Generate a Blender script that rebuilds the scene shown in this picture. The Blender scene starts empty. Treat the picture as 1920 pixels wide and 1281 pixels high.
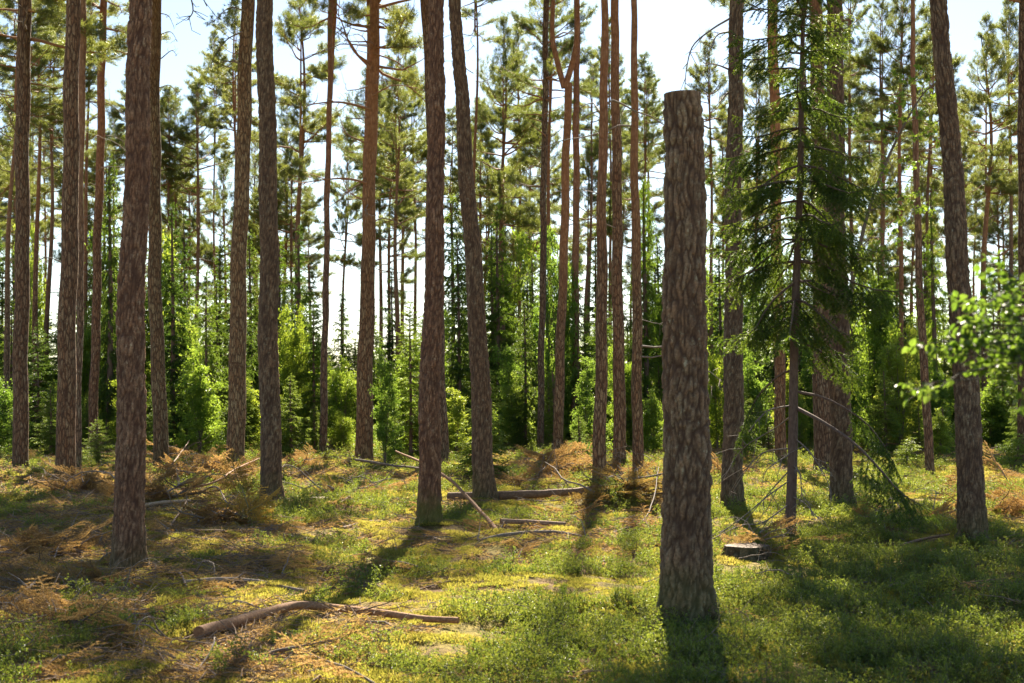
import bpy, math, random
import numpy as np
from mathutils import Vector, Matrix, Euler, Quaternion

rs = np.random.default_rng(11)
random.seed(11)
scene = bpy.context.scene
COL = scene.collection
PI = math.pi

# ------------------------------------------------------------------ noise
_T = np.random.default_rng(3).random((64, 64, 64)).astype(np.float32)
_J = np.random.default_rng(4).random((32, 32, 32, 4)).astype(np.float32)

def vnoise(p):
    p = np.asarray(p, dtype=np.float64)
    i = np.floor(p).astype(np.int64)
    f = p - i
    f = f * f * (3 - 2 * f)
    i0 = i & 63
    i1 = (i + 1) & 63
    def g(a, b, c): return _T[a, b, c]
    x0, y0, z0 = i0[..., 0], i0[..., 1], i0[..., 2]
    x1, y1, z1 = i1[..., 0], i1[..., 1], i1[..., 2]
    fx, fy, fz = f[..., 0], f[..., 1], f[..., 2]
    a = g(x0, y0, z0) * (1 - fx) + g(x1, y0, z0) * fx
    b = g(x0, y1, z0) * (1 - fx) + g(x1, y1, z0) * fx
    c = g(x0, y0, z1) * (1 - fx) + g(x1, y0, z1) * fx
    d = g(x0, y1, z1) * (1 - fx) + g(x1, y1, z1) * fx
    return ((a * (1 - fy) + b * fy) * (1 - fz) + (c * (1 - fy) + d * fy) * fz) * 2 - 1

def fbm(p, o=3):
    s, a, t = 0, 1.0, 0
    p = np.asarray(p, dtype=np.float64)
    for k in range(o):
        s = s + a * vnoise(p * (2.03 ** k) + k * 17.3)
        t += a
        a *= .5
    return s / t

def voronoi(p):
    """F1, F2 and a random number of the nearest cell"""
    p = np.asarray(p, dtype=np.float32)
    i = np.floor(p).astype(np.int32)
    n = p.shape[0]
    f1 = np.full(n, 9.0, np.float32)
    f2 = np.full(n, 9.0, np.float32)
    cid = np.zeros(n, np.float32)
    for dx in (-1, 0, 1):
        for dy in (-1, 0, 1):
            for dz in (-1, 0, 1):
                c = i + np.array([dx, dy, dz], np.int32)
                j = _J[c[:, 0] & 31, c[:, 1] & 31, c[:, 2] & 31]
                d = np.linalg.norm(c + j[:, :3] - p, axis=1)
                near = d < f1
                f2 = np.where(near, f1, np.minimum(f2, d))
                cid = np.where(near, j[:, 3], cid)
                f1 = np.where(near, d, f1)
    return f1, f2, cid

def xyz(x, y, z=0.0):
    x, y = np.broadcast_arrays(np.asarray(x, float), np.asarray(y, float))
    return np.stack([x, y, np.full(x.shape, z)], -1)

# ------------------------------------------------------------------ camera geometry
F, CX, CY = 2667.0, 960.0, 640.5
TILT = math.atan((740 - CY) / F)
EYE = 1.6

def px(x, y, D):
    """the point at depth D metres in front of the camera seen at photo pixel x, y"""
    a, b = (x - CX) / F, (CY - y) / F
    s = D / (math.cos(TILT) - b * math.sin(TILT))
    return Vector((a * s, D, EYE + s * (math.sin(TILT) + b * math.cos(TILT))))

def depth(y): return F * EYE / (y - 740.0)

MOUNDS = []
EXC = []
BIG = []
def mound(x, y, r, h):
    D = depth(y); p = px(x, y, D); MOUNDS.append((p.x, p.y, r, h))
mound(1045, 915, .45, .22); mound(1165, 950, .8, .28); mound(1135, 930, .5, .18); mound(640, 960, .5, .16)
mound(60, 900, .7, .2); mound(300, 965, 1.0, .2); mound(1720, 1000, .8, .15); mound(560, 1010, .3, .1)
for _q in ((1285, 1172), (240, 1060), (1825, 1032), (804, 996), (909, 948), (509, 952), (1372, 958), (1577, 956), (1480, 1010), (122, 905), (441, 880), (682, 868)): mound(_q[0], _q[1], .36, .06)
mound(1690, 1060, .5, .12); mound(1900, 1090, .9, .1)

def H(x, y):
    x = np.asarray(x, float); y = np.asarray(y, float)
    h = -.05 + .10 * fbm(xyz(x / 6.5, y / 6.5, 1.3), 2) + .075 * fbm(xyz(x / 1.7, y / 1.7, 5.1), 2) + .075 * fbm(xyz(x / .6, y / .6, 9.2), 2) + .025 * fbm(xyz(x / .2, y / .2, 4.2), 2)
    for mx, my, r, a in MOUNDS:
        h = h + a * np.exp(-((x - mx) ** 2 + (y - my) ** 2) / (r * r))
    far = np.clip((np.hypot(x, y) - 60) / 200, 0, 1)
    return h + far * far * 1.2 * fbm(xyz(x / 70, y / 70, 2.2), 2)

def ground(x, y): return float(H(np.array([x]), np.array([y]))[0])

def gp(x, y, lift=0.0):
    D = depth(y); p = px(x, y, D)
    return Vector((p.x, p.y, ground(p.x, p.y) + lift))

# ------------------------------------------------------------------ mesh building
class MB:
    def __init__(s):
        s.v, s.f, s.n, s.at = [], [], 0, []
    def add(s, v, f, mat=0, smooth=False, **at):
        v = np.asarray(v, np.float32).reshape(-1, 3)
        f = np.asarray(f, np.int32)
        if len(f): s.f.append((f + s.n, mat, smooth))
        s.v.append(v)
        s.at.append((len(v), at))
        s.n += len(v)
    def mesh(s, name, mats):
        me = bpy.data.meshes.new(name)
        V = np.concatenate(s.v) if s.v else np.zeros((0, 3), np.float32)
        me.vertices.add(len(V)); me.vertices.foreach_set('co', V.ravel())
        li = np.concatenate([f.ravel() for f, _, _ in s.f])
        tot = np.concatenate([np.full(len(f), f.shape[1], np.int32) for f, _, _ in s.f])
        mi = np.concatenate([np.full(len(f), m, np.int32) for f, m, _ in s.f])
        sm = np.concatenate([np.full(len(f), q, bool) for f, _, q in s.f])
        me.loops.add(len(li)); me.loops.foreach_set('vertex_index', li)
        me.polygons.add(len(tot))
        me.polygons.foreach_set('loop_start', np.concatenate([[0], np.cumsum(tot)[:-1]]).astype(np.int32))
        me.polygons.foreach_set('material_index', mi)
        me.polygons.foreach_set('use_smooth', sm)
        names = sorted({k for _, a in s.at for k in a})
        for k in names:
            arr = np.concatenate([np.broadcast_to(np.asarray(a.get(k, 0.0), np.float32), (n,)) for n, a in s.at])
            me.attributes.new(k, 'FLOAT', 'POINT').data.foreach_set('value', np.ascontiguousarray(arr))
        for m in mats: me.materials.append(m)
        me.update(calc_edges=True)
        return me

def link(name, me, parent=None, loc=None, rot=None, scale=None):
    o = bpy.data.objects.new(name, me)
    COL.objects.link(o)
    if parent: o.parent = parent
    if loc is not None: o.location = loc
    if rot is not None: o.rotation_euler = rot
    if scale is not None: o.scale = scale
    return o

LABELS = {}
def tag(o, label=None, cat=None, group=None, kind=None):
    if label: o['label'] = label
    if cat: o['category'] = cat
    if group: o['group'] = group
    if kind: o['kind'] = kind
    return o

def thing(name, label, cat, loc, group=None):
    o = link(name, None, loc=loc)
    o.empty_display_size = .2
    return tag(o, label, cat, group)

def frames(P):
    P = np.asarray(P, float)
    t = np.gradient(P, axis=0)
    t /= np.linalg.norm(t, axis=1)[:, None] + 1e-9
    u = np.cross(t[0], [0, 1, 0]) if abs(t[0][1]) < .9 else np.cross(t[0], [1, 0, 0])
    u /= np.linalg.norm(u)
    U = []
    for k in range(len(P)):
        u = u - t[k] * np.dot(u, t[k])
        u /= np.linalg.norm(u) + 1e-9
        U.append(u)
    U = np.array(U)
    return t, U, np.cross(t, U)

def tube(P, r, sides, disp=None):
    """rings round path P; the seam shares its vertices"""
    P = np.asarray(P, float)
    n = len(P)
    r = np.broadcast_to(np.asarray(r, float), (n,))
    t, U, W = frames(P)
    a = np.arange(sides) * (2 * PI / sides)
    rad = r[:, None] * np.ones(sides)
    if disp is not None: rad = rad + disp
    V = P[:, None] + rad[..., None] * (np.cos(a)[None, :, None] * U[:, None] + np.sin(a)[None, :, None] * W[:, None])
    k, j = np.meshgrid(np.arange(n - 1), np.arange(sides), indexing='ij')
    j2 = (j + 1) % sides
    f = np.stack([k * sides + j, k * sides + j2, (k + 1) * sides + j2, (k + 1) * sides + j], -1).reshape(-1, 4)
    return V.reshape(-1, 3), f

def smooth_path(pts, n):
    """Catmull-Rom through the points"""
    P = np.asarray([tuple(p) for p in pts], float)
    P = np.vstack([2 * P[0] - P[1], P, 2 * P[-1] - P[-2]])
    out = []
    m = len(P) - 3
    for q in np.linspace(0, m - 1e-6, n):
        i = int(q); s = q - i
        a, b, c, d = P[i:i + 4]
        out.append(.5 * (2 * b + (c - a) * s + (2 * a - 5 * b + 4 * c - d) * s * s + (3 * b - a - 3 * c + d) * s ** 3))
    return np.array(out)

def unit(v): return v / (np.linalg.norm(v, axis=-1, keepdims=True) + 1e-9)

def needles(mb, pos, dr, L, W, mat, rng):
    """thin triangles, one each"""
    n = len(pos)
    dr = unit(dr)
    side = unit(np.cross(dr, rng.normal(size=(n, 3))))
    L = np.broadcast_to(L, (n,))[:, None]; W = np.broadcast_to(W, (n,))[:, None]
    V = np.empty((n, 3, 3), np.float32)
    V[:, 0] = pos - side * W * .5; V[:, 1] = pos + side * W * .5; V[:, 2] = pos + dr * L
    mb.add(V.reshape(-1, 3), np.arange(n * 3).reshape(-1, 3), mat)

def leaves(mb, pos, dr, nrm, L, W, mat, fold=.25):
    """pointed oval leaves folded along the midrib (two quads)"""
    n = len(pos)
    dr = unit(dr)
    side = unit(np.cross(dr, nrm)); nn = np.cross(side, dr)
    L = np.broadcast_to(L, (n,))[:, None]; W = np.broadcast_to(W, (n,))[:, None]
    V = np.empty((n, 6, 3), np.float32)
    up = nn * W * fold
    V[:, 0] = pos
    V[:, 1] = pos + dr * L * .3 + side * W * .5 + up
    V[:, 2] = pos + dr * L * .65 + side * W * .38 + up * .8
    V[:, 3] = pos + dr * L - nn * L * .1
    V[:, 4] = pos + dr * L * .65 - side * W * .38 + up * .8
    V[:, 5] = pos + dr * L * .3 - side * W * .5 + up
    b = np.arange(n)[:, None] * 6
    f = np.concatenate([b + np.array([[0, 1, 2, 3]]), b + np.array([[0, 3, 4, 5]])])
    mb.add(V.reshape(-1, 3), f, mat)

# ------------------------------------------------------------------ materials
def new_mat(name):
    m = bpy.data.materials.new(name); m.use_nodes = True
    nt = m.node_tree; nt.nodes.clear()
    out = nt.nodes.new('ShaderNodeOutputMaterial')
    return m, nt, out

def nd(nt, t, **kw):
    n = nt.nodes.new(t)
    for k, v in kw.items():
        if k.startswith('_'): setattr(n, k[1:], v)
        else: n.inputs[k.replace('__', ' ')].default_value = v
    return n

def mixc(nt, fac, a, b, blend='MIX'):
    n = nt.nodes.new('ShaderNodeMix'); n.data_type = 'RGBA'; n.blend_type = blend
    for sock, val in ((n.inputs[0], fac), (n.inputs[6], a), (n.inputs[7], b)):
        if isinstance(val, (int, float)): sock.default_value = val
        elif isinstance(val, tuple): sock.default_value = (*val, 1) if len(val) == 3 else val
        else: nt.links.new(val, sock)
    return n.outputs[2]

def ramp(nt, fac, stops):
    n = nt.nodes.new('ShaderNodeValToRGB')
    e = n.color_ramp.elements
    while len(e) < len(stops): e.new(.5)
    for k, (p, c) in enumerate(stops):
        e[k].position = p
        e[k].color = (*c, 1) if isinstance(c, tuple) else (c, c, c, 1)
    nt.links.new(fac, n.inputs[0])
    return n.outputs[0]

def leaf_mat(name, cols, trans, mixf=.5, rough=.5, spec=.4):
    m, nt, out = new_mat(name)
    g = nd(nt, 'ShaderNodeNewGeometry')
    oi = nd(nt, 'ShaderNodeObjectInfo')
    add = nd(nt, 'ShaderNodeMath', _operation='MULTIPLY_ADD'); nt.links.new(g.outputs['Random Per Island'], add.inputs[0]); add.inputs[1].default_value = .6
    m2 = nd(nt, 'ShaderNodeMath', _operation='MULTIPLY'); nt.links.new(oi.outputs['Random'], m2.inputs[0]); m2.inputs[1].default_value = .4
    nt.links.new(m2.outputs[0], add.inputs[2])
    c = ramp(nt, add.outputs[0], [(k / (len(cols) - 1), q) for k, q in enumerate(cols)])
    t = ramp(nt, add.outputs[0], [(k / (len(trans) - 1), q) for k, q in enumerate(trans)])
    c = mixc(nt, 1.0, c, oi.outputs['Color'], 'MULTIPLY')
    t = mixc(nt, 1.0, t, oi.outputs['Color'], 'MULTIPLY')
    b = nd(nt, 'ShaderNodeBsdfPrincipled', Roughness=rough); b.inputs['Specular IOR Level'].default_value = spec
    nt.links.new(c, b.inputs['Base Color'])
    tr = nd(nt, 'ShaderNodeBsdfTranslucent'); nt.links.new(t, tr.inputs['Color'])
    mx = nd(nt, 'ShaderNodeMixShader'); mx.inputs[0].default_value = mixf
    nt.links.new(b.outputs[0], mx.inputs[1]); nt.links.new(tr.outputs[0], mx.inputs[2]); nt.links.new(mx.outputs[0], out.inputs[0])
    return m

def bark_mat(name, fine):
    m, nt, out = new_mat(name)
    tc = nd(nt, 'ShaderNodeTexCoord')
    mp = nd(nt, 'ShaderNodeMapping'); nt.links.new(tc.outputs['Object'], mp.inputs[0])
    upper = nd(nt, 'ShaderNodeAttribute', _attribute_name='upper').outputs['Fac']
    scar = nd(nt, 'ShaderNodeAttribute', _attribute_name='scar').outputs['Fac']
    moss = nd(nt, 'ShaderNodeAttribute', _attribute_name='moss').outputs['Fac']
    if fine:
        crack = nd(nt, 'ShaderNodeAttribute', _attribute_name='crack').outputs['Fac']
        cell = nd(nt, 'ShaderNodeAttribute', _attribute_name='cell').outputs['Fac']
    else:
        mp.inputs['Scale'].default_value = (22, 22, 5)
        nz = nd(nt, 'ShaderNodeTexNoise', Scale=1.2, Detail=2.0); nt.links.new(mp.outputs[0], nz.inputs['Vector'])
        wob = mixc(nt, .25, mp.outputs[0], nz.outputs['Color'], 'ADD')
        v = nd(nt, 'ShaderNodeTexVoronoi', _feature='DISTANCE_TO_EDGE', Scale=1.0); nt.links.new(wob, v.inputs['Vector'])
        crack = ramp(nt, v.outputs[0], [(0.0, 0.0), (.22, 1.0)])
        v2 = nd(nt, 'ShaderNodeTexVoronoi', Scale=1.0); nt.links.new(wob, v2.inputs['Vector'])
        sp = nd(nt, 'ShaderNodeSeparateColor'); nt.links.new(v2.outputs['Color'], sp.inputs[0]); cell = sp.outputs[0]
    plate = ramp(nt, cell, [(0, (.18, .112, .070)), (.35, (.245, .16, .10)), (.7, (.25, .19, .128)), (1, (.29, .232, .155))])
    n1 = nd(nt, 'ShaderNodeTexNoise', Scale=55.0, Detail=5.0, Roughness=.7); nt.links.new(tc.outputs['Object'], n1.inputs['Vector'])
    f1 = ramp(nt, n1.outputs['Fac'], [(.3, (.5, .46, .43)), (.7, (1.5, 1.45, 1.38))])
    plate = mixc(nt, 1.0, plate, f1, 'MULTIPLY')
    n2 = nd(nt, 'ShaderNodeTexNoise', Scale=24.0, Detail=4.0, Roughness=.75); nt.links.new(tc.outputs['Object'], n2.inputs['Vector'])
    lich = ramp(nt, n2.outputs['Fac'], [(.57, 0.0), (.64, 1.0)])
    n3 = nd(nt, 'ShaderNodeTexNoise', Scale=1.7, Detail=2.0); nt.links.new(tc.outputs['Object'], n3.inputs['Vector'])
    lpatch = ramp(nt, n3.outputs['Fac'], [(.38, .12), (.62, .95)])
    lm = nd(nt, 'ShaderNodeMath', _operation='MULTIPLY'); nt.links.new(lich, lm.inputs[0]); nt.links.new(lpatch, lm.inputs[1])
    plate = mixc(nt, lm.outputs[0], plate, (.42, .41, .29))
    low = mixc(nt, crack, (.07, .042, .028), plate)
    n4 = nd(nt, 'ShaderNodeTexNoise', Scale=9.0, Detail=5.0, Roughness=.65); nt.links.new(tc.outputs['Object'], n4.inputs['Vector'])
    up = ramp(nt, n4.outputs['Fac'], [(.3, (.19, .10, .055)), (.5, (.30, .17, .095)), (.7, (.39, .25, .155))])
    up = mixc(nt, crack, mixc(nt, .45, up, (.14, .06, .03)), up)
    col = mixc(nt, upper, low, up)
    col = mixc(nt, moss, col, (.07, .10, .02))
    col = mixc(nt, scar, col, (.55, .42, .27))
    oi = nd(nt, 'ShaderNodeObjectInfo')
    col = mixc(nt, 1.0, col, oi.outputs['Color'], 'MULTIPLY')
    b = nd(nt, 'ShaderNodeBsdfPrincipled', Roughness=.85); b.inputs['Specular IOR Level'].default_value = .25
    nt.links.new(col, b.inputs['Base Color'])
    bh = nd(nt, 'ShaderNodeMath', _operation='MULTIPLY_ADD'); nt.links.new(n1.outputs['Fac'], bh.inputs[0]); bh.inputs[1].default_value = .5
    if fine: bh.inputs[2].default_value = 0
    else: nt.links.new(crack, bh.inputs[2])
    bp = nd(nt, 'ShaderNodeBump', Strength=.8, Distance=.012); nt.links.new(bh.outputs[0], bp.inputs['Height']); nt.links.new(bp.outputs[0], b.inputs['Normal'])
    nt.links.new(b.outputs[0], out.inputs[0])
    return m

def wood_mat(name, c1, c2, scale=(30, 30, 30), rough=.8):
    m, nt, out = new_mat(name)
    tc = nd(nt, 'ShaderNodeTexCoord'); mp = nd(nt, 'ShaderNodeMapping'); mp.inputs['Scale'].default_value = scale
    nt.links.new(tc.outputs['Object'], mp.inputs[0])
    n = nd(nt, 'ShaderNodeTexNoise', Scale=1.0, Detail=5.0, Roughness=.65); nt.links.new(mp.outputs[0], n.inputs['Vector'])
    c = ramp(nt, n.outputs['Fac'], [(.3, c1), (.7, c2)])
    oi = nd(nt, 'ShaderNodeObjectInfo')
    c = mixc(nt, 1.0, c, oi.outputs['Color'], 'MULTIPLY')
    b = nd(nt, 'ShaderNodeBsdfPrincipled', Roughness=rough); b.inputs['Specular IOR Level'].default_value = .3
    nt.links.new(c, b.inputs['Base Color'])
    bp = nd(nt, 'ShaderNodeBump', Strength=.6, Distance=.006); nt.links.new(n.outputs['Fac'], bp.inputs['Height']); nt.links.new(bp.outputs[0], b.inputs['Normal'])
    nt.links.new(b.outputs[0], out.inputs[0])
    return m

def ground_mat():
    m, nt, out = new_mat('forest_floor')
    tc = nd(nt, 'ShaderNodeTexCoord')
    def noise(s, d=4.0, r=.6):
        n = nd(nt, 'ShaderNodeTexNoise', Scale=s, Detail=d, Roughness=r); nt.links.new(tc.outputs['Object'], n.inputs['Vector']); return n.outputs['Fac']
    a, b_, c_, d_ = noise(.55, 3), noise(2.6, 5, .65), noise(14, 5, .7), noise(60, 3, .7)
    moss = ramp(nt, c_, [(.3, (.12, .11, .022)), (.5, (.25, .20, .04)), (.7, (.40, .31, .07))])
    litter = ramp(nt, d_, [(.3, (.07, .04, .018)), (.5, (.20, .115, .05)), (.72, (.36, .23, .105))])
    k = mixc(nt, .45, a, b_)
    k = ramp(nt, k, [(.44, 0.0), (.56, 1.0)])
    col = mixc(nt, k, moss, litter)
    fine = ramp(nt, c_, [(.35, .55), (.65, 1.2)])
    col = mixc(nt, .8, col, fine, 'MULTIPLY')
    b = nd(nt, 'ShaderNodeBsdfPrincipled', Roughness=.9); b.inputs['Specular IOR Level'].default_value = .15
    nt.links.new(col, b.inputs['Base Color'])
    h = nd(nt, 'ShaderNodeMath', _operation='MULTIPLY_ADD'); nt.links.new(d_, h.inputs[0]); h.inputs[1].default_value = .5; nt.links.new(c_, h.inputs[2])
    bp = nd(nt, 'ShaderNodeBump', Strength=1.0, Distance=.05); nt.links.new(h.outputs[0], bp.inputs['Height']); nt.links.new(bp.outputs[0], b.inputs['Normal'])
    nt.links.new(b.outputs[0], out.inputs[0])
    return m

M = dict(
    bark=bark_mat('pine_bark', True), bark_far=bark_mat('pine_bark_far', False),
    limb=wood_mat('pine_limb', (.20, .10, .05), (.40, .22, .12)),
    dead=wood_mat('dead_twig', (.13, .095, .07), (.30, .24, .19)),
    spruce_bark=wood_mat('spruce_bark', (.085, .05, .035), (.18, .12, .09), (40, 40, 14)),
    stem=wood_mat('sapling_stem', (.09, .07, .05), (.2, .16, .12)),
    pale=wood_mat('peeled_wood', (.24, .15, .09), (.52, .37, .24), (35, 35, 35)),
    redwood=wood_mat('orange_bark_wood', (.17, .075, .035), (.46, .25, .12), (45, 45, 45)),
    cut=wood_mat('cut_wood', (.11, .075, .05), (.26, .185, .12), (8, 50, 50)),
    pine=leaf_mat('pine_needle', [(.035, .06, .02), (.055, .08, .025), (.085, .10, .03)], [(.15, .20, .034), (.28, .33, .056), (.44, .43, .085)], .5, .4, .5),
    nearspruce=leaf_mat('hanging_spruce_needle', [(.025, .055, .012), (.045, .085, .018), (.075, .11, .022)], [(.09, .17, .014), (.19, .29, .024), (.36, .42, .04)], .5, .45, .35),
    spruce=leaf_mat('spruce_needle', [(.02, .045, .013), (.035, .07, .018), (.055, .09, .02)], [(.10, .18, .02), (.20, .32, .035), (.34, .44, .05)], .5, .45, .4),
    lime=leaf_mat('young_spruce_needle', [(.05, .09, .02), (.08, .13, .025), (.12, .16, .03)], [(.20, .32, .03), (.30, .42, .05), (.42, .50, .08)], .5, .45, .4),
    leaf=leaf_mat('broad_leaf', [(.05, .10, .015), (.08, .15, .02), (.12, .18, .03)], [(.22, .36, .03), (.36, .50, .05), (.50, .58, .09)], .55, .38, .5),
    berry=leaf_mat('blueberry_leaf', [(.04, .07, .018), (.065, .10, .022), (.11, .135, .03)], [(.17, .25, .025), (.30, .37, .04), (.46, .46, .07)], .5, .42, .45),
    moss=leaf_mat('moss_tuft', [(.09, .10, .02), (.18, .16, .032), (.30, .24, .055)], [(.30, .32, .04), (.50, .45, .07), (.68, .55, .12)], .5, .7, .2),
    brown=leaf_mat('dry_needle', [(.19, .105, .045), (.32, .18, .075), (.44, .28, .125)], [(.40, .23, .07), (.57, .36, .11), (.67, .46, .165)], .5, .6, .25),
    litter=wood_mat('litter_stick', (.10, .06, .035), (.34, .23, .15), (20, 20, 20)),
    ground=ground_mat(),
)

# ------------------------------------------------------------------ ground sheet
def axis(lo, hi, step, out_lo, out_hi, g=1.13):
    mid = list(np.arange(lo, hi + step * .5, step))
    a, s, q = [], step, lo
    while q > out_lo:
        s *= g; q -= s; a.append(q)
    b, s, q = [], step, mid[-1]
    while q < out_hi:
        s *= g; q += s; b.append(q)
    return np.array(a[::-1] + mid + b)
gx, gy = axis(-9, 9, .07, -500, 500), axis(5.5, 27, .07, -80, 900)
X, Y = np.meshgrid(gx, gy, indexing='xy')
Z = H(X.ravel(), Y.ravel())
mb = MB()
nx, ny = len(gx), len(gy)
ii, jj = np.meshgrid(np.arange(ny - 1), np.arange(nx - 1), indexing='ij')
q = (ii * nx + jj)
mb.add(np.stack([X.ravel(), Y.ravel(), Z], -1), np.stack([q, q + 1, q + nx + 1, q + nx], -1).reshape(-1, 4), 0, True)
tag(link('ground', mb.mesh('ground', [M['ground']])), 'forest floor of moss and brown needle litter under the pines', kind='structure')

# ------------------------------------------------------------------ plant pieces
def pine_crown_mesh(seed, Lc=8.0, R=2.1, dens=1.0, nl=.085, nw=.012, bare=.2, top=True):
    rng = np.random.default_rng(seed)
    mb = MB()
    sp, sd = [], []
    z = 0.0
    axis_r = .07
    while z < Lc:
        t = z / Lc
        for _ in range(rng.integers(2, 4) if t < .85 else 4):
            az = rng.random() * 2 * PI
            prof = R * (.45 + .75 * math.sin(PI * min(1, t * .8 + .22))) * (1 - t ** 3 * .75)
            ln = prof * (.55 + .6 * rng.random())
            el = math.radians(-8 + 50 * t ** 1.5 + rng.normal() * 11)
            n = 7
            P = [np.array([0, 0, z])]
            d = np.array([math.cos(az) * math.cos(el), math.sin(az) * math.cos(el), math.sin(el)])
            curl = rng.normal() * .12
            for k in range(n - 1):
                d = d + rng.normal(size=3) * .13 + np.array([0, 0, .07 + .05 * t]) + np.array([-d[1], d[0], 0]) * curl
                d /= np.linalg.norm(d)
                P.append(P[-1] + d * ln / (n - 1))
            P = np.array(P)
            r0 = .012 + .013 * ln
            v, f = tube(P, np.linspace(r0, .005, n), 5)
            mb.add(v, f, 0, True)
            if t < .3 and rng.random() < bare: continue
            ns = max(4, int(ln * 8))
            side = 1
            for s in np.linspace(.34, 1.0, ns):
                q = s * (n - 1); i = min(int(q), n - 2); b = P[i] + (P[i + 1] - P[i]) * (q - i)
                dd = unit(P[i + 1] - P[i])
                side = -side
                lat = unit(np.cross(dd, [0, 0, 1])) * side
                sl = (.22 + .30 * ln * (1.12 - s)) * (.6 + .7 * rng.random())
                sdv = unit(dd * .8 + lat * (.75 + .3 * rng.random()) + np.array([0, 0, .22 + rng.normal() * .22])) if s < .97 else dd
                e = b + sdv * sl
                v, f = tube(np.array([b, (b + e) / 2 + rng.normal(size=3) * .03, e]), [.008, .006, .003], 3)
                mb.add(v, f, 0, True)
                m = max(4, int(dens * sl * 20))
                for u in np.linspace(.3, 1.0, m):
                    sp.append(b + sdv * sl * u); sd.append(unit(sdv * .55 + rng.normal(size=3) * .5 + np.array([0, 0, .3])))
                    if u > .6:
                        sp.append(b + sdv * sl * u + rng.normal(size=3) * .06); sd.append(unit(sdv * .5 + rng.normal(size=3) * .6 + np.array([0, 0, .35])))
        z += .34 + .22 * rng.random()
    if top:
        v, f = tube(np.array([[0, 0, 0], [0, 0, Lc * .5], [0, 0, Lc]]), [axis_r, axis_r * .6, .01], 7)
        mb.add(v, f, 0, True)
    sp, sd = np.array(sp), np.array(sd)
    K = 18
    pos = np.repeat(sp, K, 0) + np.repeat(sd, K, 0) * rng.random((len(sp) * K, 1)) * .13 + rng.normal(size=(len(sp) * K, 3)) * .025
    dr = np.repeat(sd, K, 0) * .75 + rng.normal(size=(len(sp) * K, 3)) * .55
    needles(mb, pos, dr, nl * (.7 + .6 * rng.random(len(pos))), nw, 1, rng)
    return mb.mesh('pine_crown', [M['limb'], M['pine']])

def spruce_branch(mb, rng, base, az, ln, el, droop, hang, step, nl, nw, nstep, mats=(0, 1), tipup=.25, start=.12, curve=None):
    """one spruce branch with side twigs and needles"""
    n = 7
    if curve is None:
        P = [np.array(base, float)]
        for k in range(n - 1):
            s = k / (n - 2)
            e = el - droop * math.sin(PI * min(1, s * .9)) + tipup * s * s
            P.append(P[-1] + ln / (n - 1) * np.array([math.cos(az) * math.cos(e), math.sin(az) * math.cos(e), math.sin(e)]) + rng.normal(size=3) * .012 * ln)
        P = np.array(P)
    else:
        P = np.asarray(curve, float); n = len(P)
        ln = float(np.linalg.norm(np.diff(P, axis=0), axis=1).sum())
    v, f = tube(P, np.linspace(.006 + .009 * ln, .003, n), 5)
    mb.add(v, f, mats[0], True)
    A, B = [], []
    side = 1
    for s in np.arange(start, 1.0, step / ln):
        q = s * (n - 1); i = min(int(q), n - 2); b = P[i] + (P[i + 1] - P[i]) * (q - i)
        dd = unit(P[i + 1] - P[i]); side = -side
        lat = unit(np.cross(dd, [0, 0, 1])) * side
        tl = (.10 + .42 * ln * min(1.0, 1.15 - s) * (.35 + .65 * min(1, s * 2.5))) * (.55 + .6 * rng.random())
        tl = min(tl, .6)
        d = unit(dd * .75 + lat * (.8 + .3 * rng.random()) + np.array([0, 0, -hang * (.5 + rng.random())]))
        m = b + d * tl * .5
        e = m + unit(d + np.array([0, 0, -hang * .6])) * tl * .5
        A += [b, m]; B += [m, e]
        if tl > .28:
            for sg in (-1, 1):
                for w in (.35, .6, .8):
                    c = b + (e - b) * w
                    d2 = unit(d * .8 + sg * unit(np.cross(d, [0, 0, 1])) * .7 + np.array([0, 0, -hang * .5]))
                    A.append(c); B.append(c + d2 * tl * .38 * (1.2 - w))
    for i in range(n // 3, n - 1): A.append(P[i]); B.append(P[i + 1])
    A, B = np.array(A), np.array(B)
    L = np.linalg.norm(B - A, axis=1)
    cnt = np.maximum(2, (L / nstep).astype(int))
    idx = np.repeat(np.arange(len(A)), cnt)
    u = rng.random(len(idx))[:, None]
    D = unit(B - A)[idx]
    pos = A[idx] + (B - A)[idx] * u
    r = rng.normal(size=(len(idx), 3))
    r = unit(r - D * np.sum(r * D, 1, keepdims=True))
    r[:, 2] = np.abs(r[:, 2]) * .8 + r[:, 2] * .2
    needles(mb, pos, D * .8 + r * .75, nl * (.7 + .5 * rng.random(len(idx))), nw, mats[1], rng)
    # twig wood
    sd = unit(np.cross(D[np.cumsum(cnt) - 1], rng.normal(size=(len(A), 3)))) * .0025
    V = np.stack([A - sd, A + sd, B], 1)
    mb.add(V.reshape(-1, 3), np.arange(len(A) * 3).reshape(-1, 3), mats[0])

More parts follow.
